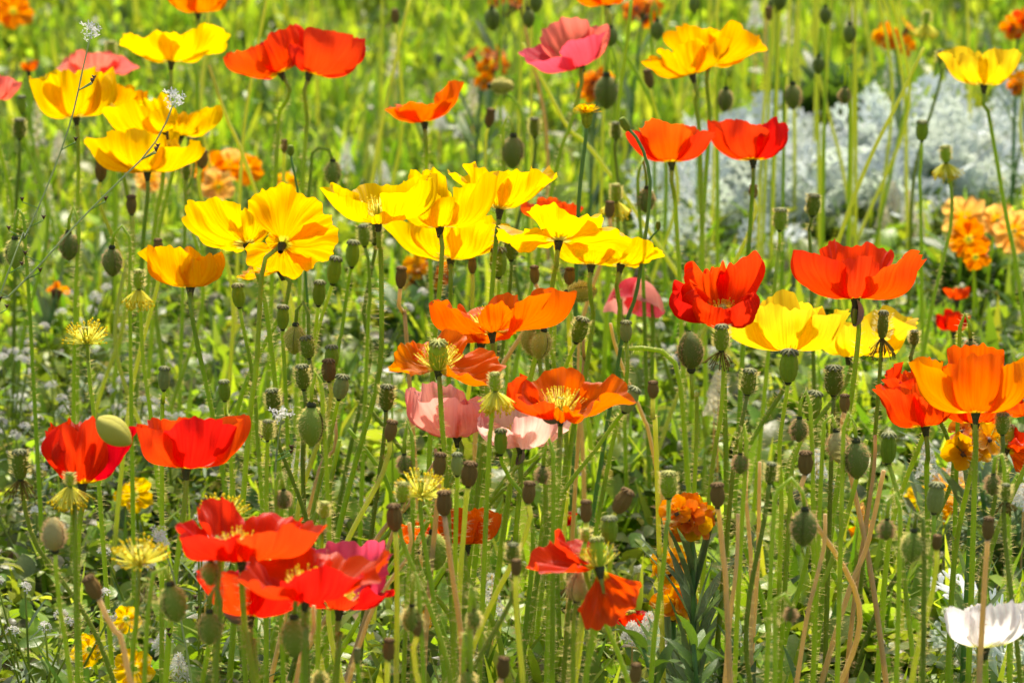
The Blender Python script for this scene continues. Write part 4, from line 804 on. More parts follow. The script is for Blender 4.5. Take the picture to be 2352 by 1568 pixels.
# ------------------------------------------------------------------ other flowers and plants
def rosette_blossom(name, n, W, cup, col, r0=0.05, seed=0, ruffle=0.8):
    rng = np.random.default_rng(seed); parts = []; uvs = []
    for k in range(n):
        p = dict(az=2 * math.pi * k / n + rng.normal(0, 0.08), W=W * D2R, f0=80 * D2R, f1=cup * D2R + rng.normal(0, 0.15), pw=1.0, lay=(k % 2) * 0.02, r0=r0, curl=rng.uniform(-0.1, 0.5), ruffle=ruffle, L=0.5 * rng.uniform(0.9, 1.1))
        G = petal_grid(p, 8, 6, rng); parts.append((G.reshape(-1, 3), [grid_faces(8, 6)])); uu, vv = np.meshgrid(np.linspace(0, 1, 9), np.linspace(0, 1, 7)); uvs.append(np.stack([uu, vv], -1).reshape(-1, 2))
    V, Fs = join(parts); return mesh(name, V, Fs, uv=np.vstack(uvs), mat=PET[col])
BLOS = {}
def blossom(col, n=4, W=46, cup=62, seed=0):
    k = (col, n, W, cup, seed)
    if k not in BLOS: BLOS[k] = rosette_blossom('blossom', n, W, cup, col, seed=seed)
    return BLOS[k]
def leaf_obj_mesh(name, base, mat):
    return mesh(name, base[0], base[1], mat=mat)
M_DKLEAF = leaf_mat('dark_green_leaf', (0.085, 0.175, 0.03), 0.38, 0.07, 0.30, 0.3)
M_GREYLEAF = leaf_mat('grey_green_leaf', (0.16, 0.24, 0.11), 0.35, 0.06, 0.45, 0.25, (1.2, 1.25, 0.7))
M_SILVER = leaf_mat('silver_leaf', (0.67, 0.73, 0.72), 0.36, 0.015, 0.6, 0.22, (1.0, 1.05, 0.85), 120)
M_POPLEAF = leaf_mat('poppy_leaf', (0.20, 0.34, 0.025), 0.58, 0.05, 0.35, 0.4)
M_SEPALD = solid_mat('calyx', (0.06, 0.03, 0.02), (0.14, 0.08, 0.03), 0.6, 300, 0.3)
lance = lambda w: (lambda t: w * math.sin(math.pi * min(1, 0.04 + 0.96 * t ** 0.85)) ** 0.8 + 0.004)
L_LANCE = [leaf_obj_mesh('leaf', leafgrid(7, lance(w), a, 0.35), M_DKLEAF) for w, a in ((0.10, 0.5), (0.12, 0.9), (0.085, 0.25))]
L_LANCEG = [leaf_obj_mesh('leaf', leafgrid(7, lance(w), a, 0.3), M_GREYLEAF) for w, a in ((0.055, 0.2), (0.065, 0.5), (0.05, 0.1))]
L_POP = [leaf_obj_mesh('leaf', leafgrid(18, lobes(k, d, w), a, 0.22), M_POPLEAF) for k, d, w, a in ((3.5, 0.6, 0.27, 0.7), (4.5, 0.55, 0.22, 1.1), (2.5, 0.45, 0.30, 0.5))]
def silver_leaf(seed):                                   # pinnate leaf with blunt forked lobes
    r = np.random.default_rng(seed); parts = []
    def strip(p0, p1, w0, w1, n=3, lift=0.0):
        p0, p1 = np.array(p0, float), np.array(p1, float); d = p1 - p0; s = np.array([-d[1], d[0], 0]); s /= np.linalg.norm(s) + 1e-9
        t = np.linspace(0, 1, n + 1)[:, None]; c = p0 + d * t; c[:, 2] += lift * np.sin(np.linspace(0, 2.0, n + 1))
        w = np.concatenate([np.linspace(w0, w1, n), [w1 * 0.45]])[:, None]
        parts.append((np.stack([c - s * w, c + [0, 0, 0.012], c + s * w], 1).reshape(-1, 3), [grid_faces(2, n)]))
    arch = lambda t: 0.22 * math.sin(2.2 * t)
    mid = [np.array([0, t, arch(t)]) for t in np.linspace(0, 1, 6)]
    for a_, c_ in zip(mid[:-1], mid[1:]): strip(a_, c_, 0.035, 0.032, 1)
    for k in range(1, 6):
        t = 0.12 + 0.17 * k; b0 = np.array([0, t - 0.05, arch(t)])
        for s in (-1, 1):
            ln = (0.34 if k < 5 else 0.18) * (0.75 + 0.4 * math.sin(3.1 * t)) * r.uniform(0.85, 1.1); e = b0 + np.array([s * ln * 0.8, ln * 0.72, r.uniform(0.0, 0.09)])
            strip(b0, e, 0.024, 0.036, 3, 0.02)
            m_ = b0 * 0.45 + e * 0.55; strip(m_, m_ + np.array([s * ln * 0.42, -ln * 0.02, 0.02]), 0.022, 0.032, 2)
            strip(m_, m_ + np.array([s * ln * 0.02, ln * 0.40, 0.03]), 0.022, 0.032, 2)
    V, Fs = join(parts); return mesh('leaf', V, Fs, mat=M_SILVER)
L_SILV = [silver_leaf(k) for k in range(4)]
def put_leaf(root, me, pos, yaw, pitch, size, roll=0.0, name='leaf', par=None):
    o = link(name, me, par or root); o.location = pos; o.rotation_mode = 'ZXY' if False else 'XYZ'
    M = Matrix.Rotation(yaw, 4, 'Z') @ Matrix.Rotation(pitch, 4, 'X') @ Matrix.Rotation(roll, 4, 'Y') @ Matrix.Scale(size, 4)
    o.matrix_local = Matrix.Translation(Vector(pos)) @ M; return o
def ground_pt(px, py):
    p = at_z(px, py, 0.0); p[2] = gz(p[0], p[1]); return p
# dusty miller clumps
def silver_plant(foot, n, r, h, label, ls=(0.06, 0.095), seed=0):
    h *= 0.95; n = int(n * 0.55)
    rng = np.random.default_rng(seed); root = thing('dusty_miller', foot, label, 'plant', 'silver leaved plants')
    for k in range(4):
        a = rng.uniform(0, 6.28); P = catmull([np.zeros(3), [0.3 * r * math.cos(a), 0.3 * r * math.sin(a), h * 0.4], [0.5 * r * math.cos(a), 0.5 * r * math.sin(a), h * 0.8]], 8); V, Fs = tube(P, 0.003, 6); link('stem', mesh('stem', V, Fs, mat=M_SILVER), root)
    for k in range(n):
        a = rng.uniform(0, 6.28); q = rng.uniform(0, 1) ** 0.6 * r; z = h * (1 - (q / r) ** 2 * 0.75) * rng.uniform(0.25, 1.0)
        put_leaf(root, L_SILV[k % 4], (q * math.cos(a) * 0.8, q * math.sin(a) * 0.8, z), a - math.pi / 2 + rng.normal(0, 0.5), rng.uniform(0.0, 1.1), rng.uniform(*ls), rng.normal(0, 0.5))
for i, (x, y, n, r, h, lab) in enumerate([
    (1690, 600, 60, 0.10, 0.10, 'silver grey feathery leaved clump beneath the two vermilion poppy bowls'), (1780, 520, 60, 0.13, 0.09, 'silver leaved clump between the vermilion bowls and the slanting stalk'), (2000, 520, 60, 0.12, 0.10, 'silver leaved clump right behind the beige flower spikes'), (1850, 560, 70, 0.12, 0.11, 'wide silver leaved clump crossed by a long slanting stalk'), (1960, 600, 46, 0.09, 0.07, 'low silver leaved clump with beige flower spikes in front'),
    (2110, 530, 80, 0.13, 0.12, 'tall silver leaved clump under the lone lemon poppy'), (2270, 500, 80, 0.12, 0.13, 'bushy silver leaved clump where the lemon poppy stem passes'), (1620, 690, 26, 0.07, 0.05, 'small silver leaved tuft behind the cupped red poppy'), (2130, 590, 34, 0.09, 0.06, 'grey shaded silver clump beside the orange pansies')]):
    silver_plant(ground_pt(x, y), n, r, h, lab, seed=i + 3)
silver_plant(pt(2330, 1640, 2.95) * [1, 1, 0], 26, 0.05, 0.13, 'crisp silver forked leaves behind the white poppy', (0.05, 0.075), 77)
# lance leaved plants (wallflower foliage)
def lance_plant(foot, n, h, label, meshes, ls, seed, up=(0.35, 1.25), heads=5, spread=0.04, name='wallflower_foliage'):
    rng = np.random.default_rng(seed); root = thing(name, foot, label, 'plant')
    for k in range(heads):
        a = rng.uniform(0, 6.28); q = spread * rng.uniform(0.1, 1.0); top = np.array([q * math.cos(a), q * math.sin(a), h * rng.uniform(0.55, 1.0)])
        V, Fs = tube(catmull([np.zeros(3), top * [0.6, 0.6, 0.5], top], 7), np.linspace(0.0028, 0.0016, 7), 6); link('stem', mesh('stem', V, Fs, mat=MST['b']), root)
        for j in range(n):
            s = 0.45 + 0.55 * j / n; put_leaf(root, meshes[int(rng.integers(0, len(meshes)))], top * s, j * 2.4 + rng.normal(0, 0.2), rng.uniform(*up) * (0.6 + 0.5 * j / n), rng.uniform(*ls), rng.normal(0, 0.2))
lance_plant(pt(1655, 1500, 2.72) * [1, 1, 0], 15, 0.185, 'dark green lance leaved plant in dense whorls at the foot of the grey stalks', L_LANCE, (0.034, 0.052), 5, heads=9, spread=0.062)
lance_plant(pt(1800, 1500, 2.70) * [1, 1, 0], 12, 0.15, 'small dark green rosette beside the dense lance leaved plant', L_LANCE, (0.032, 0.048), 6, heads=4, spread=0.035)
lance_plant(ground_pt(2315, 1420), 12, 0.15, 'blue green narrow leaved plant behind the orange stemmed pods', L_LANCEG, (0.06, 0.085), 7, heads=4, spread=0.05)
lance_plant(ground_pt(2190, 1430), 10, 0.10, 'blue green narrow leaved plant below the apricot pansies', L_LANCEG, (0.05, 0.075), 8, heads=3, spread=0.04)
lance_plant(ground_pt(1880, 420), 12, 0.13, 'dark green blurred leafy clump behind the silver foliage', L_LANCE, (0.07, 0.10), 9, (0.8, 1.4), 5, 0.07)
lance_plant(ground_pt(2230, 800), 12, 0.10, 'dark leafy clump under the orange pansies', L_LANCE, (0.05, 0.08), 10, heads=4)
lance_plant(ground_pt(960, 880), 12, 0.10, 'dark leafy clump behind the sprawling orange poppies', L_LANCE, (0.05, 0.075), 12, heads=4)
lance_plant(ground_pt(330, 1240), 10, 0.05, 'dark leafy clump in shade behind the two red poppies', L_LANCE, (0.05, 0.075), 13, heads=4)
# wallflowers: flower heads on leafy stalks
def wallflower(x, y, w, label, cols, n=6, foot=None, z=0.22, leaves=12, seed=0, Y=None, size=(0.015, 0.022), lm=None, ls=(0.05, 0.08)):
    rng = np.random.default_rng(int(x + y * 3 + seed)); Y = Y or at_z(x, y, z)[1]; top = pt(x, y, Y); ft = np.array([top[0] + rng.normal(0, 0.02), Y, 0]) if foot is None else np.array([pt(foot, y, Y)[0], Y, 0]); ft[2] = gz(ft[0], ft[1])
    root = thing('wallflower', ft, label, 'flower'); t0 = top - ft
    P = catmull([np.zeros(3), t0 * [0.4, 1, 0.55], t0], 12); V, Fs = tube(P, np.linspace(0.0026, 0.0016, 12), 6); link('stem', mesh('stem', V, Fs, mat=MST['b']), root)
    for j in range(leaves):
        s = rng.uniform(0.25, 0.85); p = P[int(s * 11)]; put_leaf(root, (lm or L_LANCEG)[j % 3], p, rng.uniform(0, 6.28), rng.uniform(0.85, 1.4), rng.uniform(*ls), rng.normal(0, 0.2))
    wr = w / ppm(Y) * 0.5
    for j in range(n):
        d = np.array([rng.uniform(-1, 1), rng.uniform(-1, 1), rng.uniform(-0.8, 0.7)]); c = t0 + d * wr * [0.8, 0.8, 0.75]; axd = d * [1, 1, 0.7] + [0, -0.3, 0.35]; s = rng.uniform(*size)
        bl = link('blossom', blossom(cols[j % len(cols)], 4, 44, 58, j % 3), root, Matrix.Translation(Vector(c)) @ rotM(axd).to_4x4() @ Matrix.Scale(s, 4))
        a0, a1 = t0 - [0, 0, 0.015], c; V, Fs = tube(catmull([a0, (a0 + a1) / 2 + [0, 0, -0.003], a1], 5), np.array([0.0008, 0.0008, 0.001, 0.0025, 0.003]), 6); link('calyx', mesh('calyx', V, Fs, mat=M_SEPALD), root)
    return root
WF = wallflower
WF(1588, 1185, 90, 'orange and yellow wallflower on a tall grey green leafy stalk', ['amber', 'ochre', 'amber', 'rust'], 9, 1605, Y=2.80, leaves=34, size=(0.020, 0.028))
WF(1545, 1385, 56, 'small golden wallflower head low beside the grey green stalk', ['ochre', 'amber'], 5, 1560, Y=2.86, leaves=6, size=(0.018, 0.026))
WF(1535, 1295, 60, 'dim yellow wallflower head behind a smooth poppy stem', ['ochre'], 5, 1550, Y=2.95, leaves=6, size=(0.018, 0.026))
WF(2055, 85, 84, 'blurred orange wallflower beyond the silver foliage', ['amber', 'amber', 'ochre'], 9, z=0.24, leaves=8, size=(0.02, 0.028))
WF(1112, 150, 100, 'rusty orange wallflower on the lawn edge beside the rose pink poppy', ['ochre', 'rust', 'amber'], 9, z=0.20, leaves=8, size=(0.018, 0.026))
WF(1372, 190, 70, 'golden orange wallflower behind the rose pink poppy stem', ['amber', 'ochre', 'rust'], 10, z=0.24, leaves=8, size=(0.018, 0.028))
WF(1478, 22, 64, 'dark rust wallflower far behind the tall yellow green stalk', ['rust', 'amber', 'rust'], 8, z=0.26, leaves=8, size=(0.02, 0.03))
WF(1160, 10, 70, 'orange wallflower beside a dark bud, behind the rose pink poppy', ['amber', 'rust'], 6, z=0.26, leaves=6, size=(0.02, 0.03))
WF(978, 628, 96, 'yellow and orange wallflower blurred behind the yellow poppies', ['ochre', 'amber', 'gold'], 11, z=0.14, leaves=12, lm=L_LANCE, size=(0.018, 0.028))
WF(2338, 55, 44, 'orange and vermilion wallflower rising behind the lone lemon poppy', ['amber', 'vermilion'], 6, z=0.28, leaves=5, size=(0.02, 0.03))
WF(2345, 190, 36, 'small orange wallflower close beside the lone lemon poppy', ['amber', 'ochre'], 4, z=0.24, leaves=4, size=(0.018, 0.026))
WF(2240, 1010, 100, 'drooping golden wallflower under the big orange cup', ['ochre', 'ochre', 'rust'], 9, 2225, Y=2.92, leaves=10, size=(0.020, 0.030))
WF(130, 675, 30, 'small rusty orange wallflower among weeds beside a starry stamen head', ['rust', 'amber'], 2, z=0.10, leaves=6)
# pansies
def pansy(x, y, w, label, col, z=0.16, tow=86, lean=0, n=5, Y=None):
    Y = Y or at_z(x, y, z)[1]; c = pt(x, y, Y); rng = np.random.default_rng(int(x * 3 + y)); ft = np.array([c[0] + rng.normal(0, 0.015), Y + 0.03, 0]); ft[2] = gz(ft[0], ft[1]); s = w / ppm(Y)
    root = thing('pansy_flower', ft, label, 'pansy', None); a = c - ft
    V, Fs = tube(catmull([np.zeros(3), a * [0.5, 0.4, 0.6], a + [0, 0.01, 0]], 9), 0.0016, 6); link('stem', mesh('stem', V, Fs, mat=MST['g']), root)
    for k in range(n):
        p = dict(az=(360 / n * k + rng.normal(0, 6)) * D2R, W=46 * D2R, f0=72 * D2R, f1=(70 + rng.normal(0, 14)) * D2R, pw=1.0, lay=(k % 2) * 0.001, r0=0.002, curl=rng.uniform(0, 0.6), ruffle=1.6, L=s * 0.5 * rng.uniform(0.9, 1.12))
        G = petal_grid(p, 16, 10, rng) @ lean_mat(lean, tow).T + a; uu, vv = np.meshgrid(np.linspace(0, 1, 17), np.linspace(0, 1, 11))
        link('petal', mesh('petal', G.reshape(-1, 3), grid_faces(16, 10), uv=np.stack([uu, vv], -1).reshape(-1, 2), mat=PET[col]), root)
    for k in range(3): put_leaf(root, L_LANCE[k], (0, 0, a[2] * 0.3), rng.uniform(0, 6.28), 0.7, 0.05)
PS = pansy
PS(502, 428, 72, 'apricot pansy with a pale rim facing forward', 'apricot', tow=72); PS(485, 385, 76, 'orange pansy tucked behind the apricot pansy', 'amber', tow=86, lean=-12); PS(525, 378, 70, 'orange pansy in the middle of the pansy group', 'apricot', tow=86); PS(568, 385, 66, 'orange pansy beside a blurred slanting stem', 'amber', tow=86, lean=14); PS(345, 405, 66, 'pale orange pansy under the wide yellow poppy', 'apricot')
PS(2215, 500, 92, 'large apricot pansy beside the silver foliage', 'apricot', tow=86); PS(2225, 548, 80, 'golden pansy drooping under the large apricot pansy', 'amber', tow=86); PS(2290, 505, 70, 'pale apricot pansy between two larger ones', 'apricot', tow=86); PS(2330, 530, 96, 'apricot pansy beyond the long lemon poppy stem', 'apricot', tow=86); PS(2240, 590, 50, 'small golden pansy lowest under the apricot pansy', 'amber')
PS(310, 1135, 74, 'pale yellow pansy between the two red poppies', 'yellow', z=0.09, tow=86); PS(310, 1535, 90, 'largest golden pansy low among the stems below the nodding bud', 'yellow', z=0.09, tow=86); PS(205, 1490, 70, 'amber pansy behind the leaning stem below the dried pod', 'yellow', z=0.09); PS(290, 1420, 56, 'yellow pansy half hidden behind the pair of twisted stems', 'yellow', z=0.09)
PS(2180, 1120, 84, 'cream and apricot pansy behind the pale green pod', 'apricot', z=0.10); PS(2115, 1150, 80, 'cream yellow pansy beside a tiny white spike', 'lemon', z=0.09, tow=86); PS(2160, 1180, 60, 'golden pansy under the cream pansies', 'gold', z=0.08); PS(1978, 1195, 60, 'apricot pansy seen edge on between tall stems', 'apricot', z=0.10, tow=20, lean=60); PS(1968, 1235, 52, 'amber pansy just below the edge on apricot pansy', 'amber', z=0.08, tow=30, lean=50); PS(965, 1425, 44, 'withered orange pansy petal between the stems', 'gold', z=0.09, tow=86); PS(30, 25, 80, 'blurred orange pansy far behind the coral poppies', 'amber', z=0.22); PS(655, 420, 46, 'pale yellow pansy far behind between two stems', 'gold', z=0.12)
# small white spikes, weeds, daisy-like flowers
M_FLOR = leaf_mat('white_floret', (0.80, 0.80, 0.74), 0.4, 0.0, 0.5, 0.08, (1, 1, 0.95), 300); M_FLORB = leaf_mat('beige_floret', (0.72, 0.66, 0.50), 0.45, 0.0, 0.5, 0.1, (1, 1, 0.9), 300); M_LILAC = leaf_mat('lilac_floret', (0.70, 0.68, 0.62), 0.4, 0.0, 0.5, 0.15, (1, 1, 1), 300)
def star(r, n=6):
    parts = []
    for k in range(n):
        a = 2 * math.pi * k / n; d = np.array([math.cos(a), math.sin(a), 0.25]); s = np.array([-math.sin(a), math.cos(a), 0]) * r * 0.22
        parts.append((np.array([[0, 0, 0], d * r * 0.6 + s, d * r, d * r * 0.6 - s]), [np.array([[0, 1, 2, 3]])]))
    return join(parts)
def spike(x, y, hpx, label, mat, z=None, n=34, fl=0.0045, Y=None, group='white flower spikes', stemk='t', footdx=0):
    zt = z if z is not None else 0.2; Y = Y or at_z(x, y - hpx / 2, zt)[1]; top = pt(x, y - hpx / 2, Y); bot = pt(x + footdx * 0.3, y + hpx / 2, Y); rng = np.random.default_rng(int(x * 5 + y))
    ft = np.array([bot[0] + footdx / ppm(Y), Y, 0.0]); ft[2] = gz(ft[0], ft[1]); root = thing('foamflower_spike', ft, label, 'flower', group)
    P = catmull(np.array([ft, bot, top]) - ft, 14); V, Fs = tube(P, np.linspace(0.0012, 0.0006, 14), 5); link('stem', mesh('stem', V, Fs, mat=MST[stemk]), root)
    parts = []; SV, SF = star(fl, 6); T = top - ft; Bv = bot - ft
    for k in range(n):
        s = (k + 0.5) / n; c = Bv + (T - Bv) * s; a = k * 2.4; d = np.array([math.cos(a), math.sin(a), 0.3]); c = c + d * (0.0065 * (1.15 - s) + 0.0015)
        A = np.array(rotM(d)); parts.append((SV @ A.T * rng.uniform(0.7, 1.15) * (1.1 - 0.5 * s) + c, SF))
    V, Fs = join(parts); f = link('florets', mesh('florets', V, Fs, smooth=False, mat=mat), root); f['kind'] = 'stuff'
for a in [(905, 130, 100, 'blurred white flower spike beside a slanting stem on the lawn', M_FLORB, 0.16), (1085, 225, 80, 'beige flower spike beside the single orange poppy', M_FLORB, 0.14), (795, 365, 70, 'white flower spike behind the yellow bowl poppy', M_FLOR, 0.10), (1060, 290, 60, 'whitish flower spike below the single orange poppy', M_FLOR, 0.10), (1735, 35, 66, 'dense white flower spike behind the wide gold poppy', M_FLOR, 0.22), (1810, 70, 80, 'pale flower spike beside the dense white spike', M_FLORB, 0.20),
          (2045, 165, 90, 'white flower spike below the blurred orange wallflower', M_FLOR, 0.16), (1650, 885, 60, 'slender beige spike of sparse white florets behind the blackened pod', M_FLORB, 0.16), (1492, 1440, 60, 'white starry flower spike beside the smooth curved stem', M_FLOR, 0.10), (1452, 1455, 44, 'short white starry spike with a bare brown stalk', M_FLOR, 0.09), (2052, 455, 70, 'beige flower spike in front of the silver foliage', M_FLORB, 0.10), (2088, 480, 80, 'tallest beige flower spike in front of the silver foliage', M_FLORB, 0.11), (2030, 500, 56, 'short beige flower spike before the silver foliage', M_FLORB, 0.08), (2120, 520, 60, 'beige spike close to the apricot pansies', M_FLORB, 0.09),
          (1130, 1375, 110, 'long white flower spike behind the nodding bud stems', M_FLOR, 0.12), (690, 1060, 70, 'white flower spike behind the leaning brown stalks', M_FLOR, 0.10), (543, 1110, 50, 'white flower spike behind the upper red poppy', M_FLOR, 0.07), (410, 1535, 60, 'white flower spike low beside the nodding bud stem', M_FLOR, 0.07), (376, 1475, 44, 'small white spike below the nodding bud', M_FLOR, 0.06), (470, 1300, 40, 'white starry florets behind the low red poppy', M_FLOR, 0.09), (1876, 1070, 70, 'white starry spike between two brown pods', M_FLOR, 0.13), (2130, 1060, 90, 'white spike with open sprays beside the wrinkled orange poppy', M_FLOR, 0.15), (2195, 1070, 90, 'white spike with open sprays under the big orange cup', M_FLOR, 0.14), (2290, 1020, 50, 'white spike beside the spent orange poppy', M_FLOR, 0.16),
          (110, 480, 110, 'blurred cream flower spike in the weeds under the yellow cluster', M_FLORB, 0.12), (85, 290, 100, 'feathery cream spike behind the upright yellow cup stem', M_FLORB, 0.16), (135, 340, 70, 'short cream spike behind the upright yellow cup', M_FLORB, 0.14), (702, 645, 80, 'blurred beige spike behind the green pods', M_FLORB, 0.10), (722, 700, 60, 'small blurred beige spike lower behind the green pods', M_FLORB, 0.07), (1010, 280, 40, 'tiny white spike beside the orange poppy stem', M_FLOR, 0.10), (880, 400, 50, 'white spike behind the tall yellow back petal', M_FLOR, 0.08), (1640, 930, 60, 'bare beige spike under the brown bud', M_FLORB, 0.13), (2350, 1140, 50, 'white flower spray beside the spent orange poppy stem', M_FLOR, 0.14), (1150, 265, 30, 'small white cluster beside a sideways bud', M_FLOR, 0.14), (1960, 40, 50, 'faint white spike in the far stems', M_FLORB, 0.2)]:
    spike(*a)
# alyssum-like weeds with round white-lilac heads
def weed(x, y, label, z, n, mat, seed, spread=0.025, group='small white flowered weeds'):
    rng = np.random.default_rng(seed); Y = at_z(x, y, z)[1]; c = pt(x, y, Y); ft = np.array([c[0] + rng.normal(0, 0.01), Y + 0.01, 0]); ft[2] = gz(ft[0], ft[1]); root = thing('alyssum_weed', ft, label, 'weed', group); SV, SF = star(0.0028, 4)
    for k in range(n):
        t = c - ft + np.array([rng.normal(0, spread), rng.normal(0, spread), -abs(rng.normal(0, 0.02))]); t[2] = max(0.02, t[2])
        V, Fs = tube(catmull([np.zeros(3), t * [0.3, 0.3, 0.5], t], 7), 0.0009, 5); link('stem', mesh('stem', V, Fs, mat=MST['d']), root)
        parts = []
        for j in range(16):
            d = rng.normal(0, 1, 3); d[2] = abs(d[2]) * 0.8 + 0.1; d /= np.linalg.norm(d); A = np.array(rotM(d)); parts.append((SV @ A.T * rng.uniform(0.7, 1.2) + t + d * 0.0048, SF))
        V, Fs = join(parts); f = link('flower_head', mesh('flower_head', V, Fs, smooth=False, mat=mat), root); f['kind'] = 'stuff'
        for j in range(5): put_leaf(root, L_LANCEG[j % 3], t * rng.uniform(0.2, 0.8), rng.uniform(0, 6.28), rng.uniform(0, 0.9), rng.uniform(0.015, 0.03))
    return root
for i, (x, y) in enumerate([(40, 850), (95, 775), (165, 735), (90, 910), (150, 880), (250, 905), (245, 940), (60, 980), (100, 965), (300, 990), (275, 850), (405, 905), (415, 950), (230, 610), (160, 670), (480, 760), (500, 770), (30, 790), (20, 1190), (90, 1420), (60, 1330), (270, 870), (340, 1220), (480, 1250), (220, 1000), (580, 760), (830, 700), (1495, 750), (1520, 770)]):
    LAB.append((weed(x, y, 'x', 0.09 + 0.03 * (i % 3), 3 + i % 3, M_LILAC if i % 3 else M_FLOR, i + 50), ('spindly lilac flowered weed' if i % 3 else 'spindly white flowered weed'), x, y))
# yellow hawksbeard and its bud stalk, thin diagonal weed stems, white daisy
def thin_stalk(way, Y, label, cat, r=0.0013, stemk='b', name='weed_stalk', n=40, zfoot=True, dens=0):
    pts = [pt(x, y, Y) for x, y in way][::-1]; a = pts[0]
    if zfoot and a[2] > 0.02:
        d = pts[0] - pts[1]; sl_ = max(-0.8, min(0.8, d[0] / max(0.03, -d[2]))); g_ = np.array([a[0] + sl_ * a[2] * 0.8, Y + 0.01, 0]); g_[2] = gz(g_[0], g_[1]) - 0.005; pts = [g_] + pts
    P = catmull(np.array(pts), n); root = thing(name, P[0], label, cat); o0 = np.array(root.location); V, Fs = tube(P - o0, np.linspace(r * 1.3, r * 0.8, n), 7); link('stem', mesh('stem', V, Fs, mat=MST[stemk]), root)
    return root, P
r_, P = thin_stalk([(1348, 278), (1344, 330), (1332, 430), (1325, 560), (1322, 700)], 3.22, 'dandelion like yellow flower seen from the side on a smooth green stalk', 'flower', 0.0019, name='hawksbeard_flower')
o0 = np.array(r_.location); hd = P[-1] - o0
rng = np.random.default_rng(3); parts = []
for k in range(70):
    a = rng.uniform(0, 6.28); e = rng.uniform(0.45, 1.45); L = 0.0125 * (0.55 + 0.45 * e / 1.4); d = np.array([math.cos(a) * math.sin(e), math.sin(a) * math.sin(e), math.cos(e)]); s = np.cross(d, [0, 0, 1]); s /= np.linalg.norm(s) + 1e-9
    p0 = hd + np.array([0, 0, 0.006]); parts.append((np.array([p0 - s * 0.0005, p0 + s * 0.0005, p0 + d * L + s * 0.0011, p0 + d * L - s * 0.0011]), [np.array([[0, 1, 2, 3]])]))
V, Fs = join(parts); q = link('ray_florets', mesh('ray_florets', V, Fs, smooth=False, uv=np.tile([[0.5, 0.6]], (len(V), 1)), mat=PET['yellow']), r_); q['kind'] = 'stuff'
V, Fs = tube(np.array([[0, 0, -0.006], [0, 0, -0.002], [0, 0, 0.003], [0, 0, 0.008]]) + hd, np.array([0.0016, 0.0042, 0.0048, 0.0058]), 12, False); link('involucre', mesh('involucre', V, Fs, mat=M_CAP['d']), r_)
r_, P = thin_stalk([(1438, 290), (1470, 330), (1492, 400), (1490, 480), (1478, 570), (1460, 680), (1432, 760), (1410, 900), (1390, 1000)], 3.12, 'thin dark green stalk with a small round grey green bud, bending over the vermilion bowl', 'stalk', 0.0016, name='hawksbeard_bud')
o0 = np.array(r_.location); ax = (P[-1] - P[-4]); ax /= np.linalg.norm(ax); link('bud', CAPS['d'][0], r_, Matrix.Translation(Vector(P[-1] - o0 - ax * 0.004)) @ rotM(ax).to_4x4() @ Matrix.Scale(0.0115, 4))
P2 = catmull([pt(1488, 556, 3.12), pt(1500, 540, 3.12), pt(1512, 528, 3.12)], 6) - o0; V, Fs = tube(P2, 0.0008, 6); link('branch', mesh('branch', V, Fs, mat=MST['b']), r_); link('bud', CAPS['d'][1], r_, Matrix.Translation(Vector(P2[-1])) @ Matrix.Scale(0.007, 4))
r_, P = thin_stalk([(668, 358), (680, 420), (690, 480), (700, 600)], 3.3, 'thin dark stalk with a small round bud behind the golden poppy', 'stalk', 0.0011, name='hawksbeard_bud'); o0 = np.array(r_.location); link('bud', CAPS['d'][2], r_, Matrix.Translation(Vector(P[-1] - o0)) @ Matrix.Scale(0.009, 4))
M_TFLOR = M_FLOR
for way, Y, lab in [([(402, 228), (380, 285), (340, 350), (270, 420), (180, 510), (90, 610), (0, 700), (-60, 760)], 2.75, 'long thin blue green weed stem slanting past the yellow cluster'), ([(210, 72), (190, 160), (165, 270), (120, 400), (60, 540), (10, 650)], 2.95, 'thin weed stem with a white tip crossing the upright yellow cup'), ([(368, 1230), (400, 1330), (420, 1450), (440, 1567)], 2.60, 'thin weed stem with purple heart shaped pods behind the nodding bud'), ([(648, 950), (636, 1040), (630, 1150)], 2.72, 'thin grey purple weed sprig beside the dark pods')]:
    r_, P = thin_stalk(way, Y, lab, 'weed', 0.0007, 'w', name='shepherds_purse'); o0 = np.array(r_.location); rng = np.random.default_rng(len(lab)); parts = []; SV, SF = star(0.0030, 4)
    for k in range(26):
        c = P[-1] - o0 + rng.normal(0, 0.004, 3) * [1, 1, 0.7]; d = rng.normal(0, 1, 3); d[2] = abs(d[2]); parts.append((SV @ np.array(rotM(d)).T + c, SF))
    V, Fs = join(parts); q = link('florets', mesh('florets', V, Fs, smooth=False, mat=M_FLOR), r_); q['kind'] = 'stuff'
    for k in range(12):
        i = int(rng.integers(len(P) // 3, len(P) - 2)); d = np.array([rng.choice([-1, 1]) * 0.011, rng.normal(0, 0.004), 0.006]); V, Fs = tube(catmull([P[i] - o0, P[i] - o0 + d * 0.6, P[i] - o0 + d], 4), 0.0004, 4); pd = link('pedicel', mesh('pedicel', V, Fs, mat=MST['b']), r_)
        e = P[i] - o0 + d; V = np.array([e, e + [0.002, 0, 0.004], e + [0, 0.0008, 0.0032], e + [-0.002, 0, 0.004], e + [0, -0.0008, 0.0032]]); link('heart_pod', mesh('heart_pod', V, np.array([[0, 1, 2], [0, 2, 3], [0, 3, 4], [0, 4, 1], [1, 4, 2], [3, 2, 4]]), mat=M_SEPALD), r_)
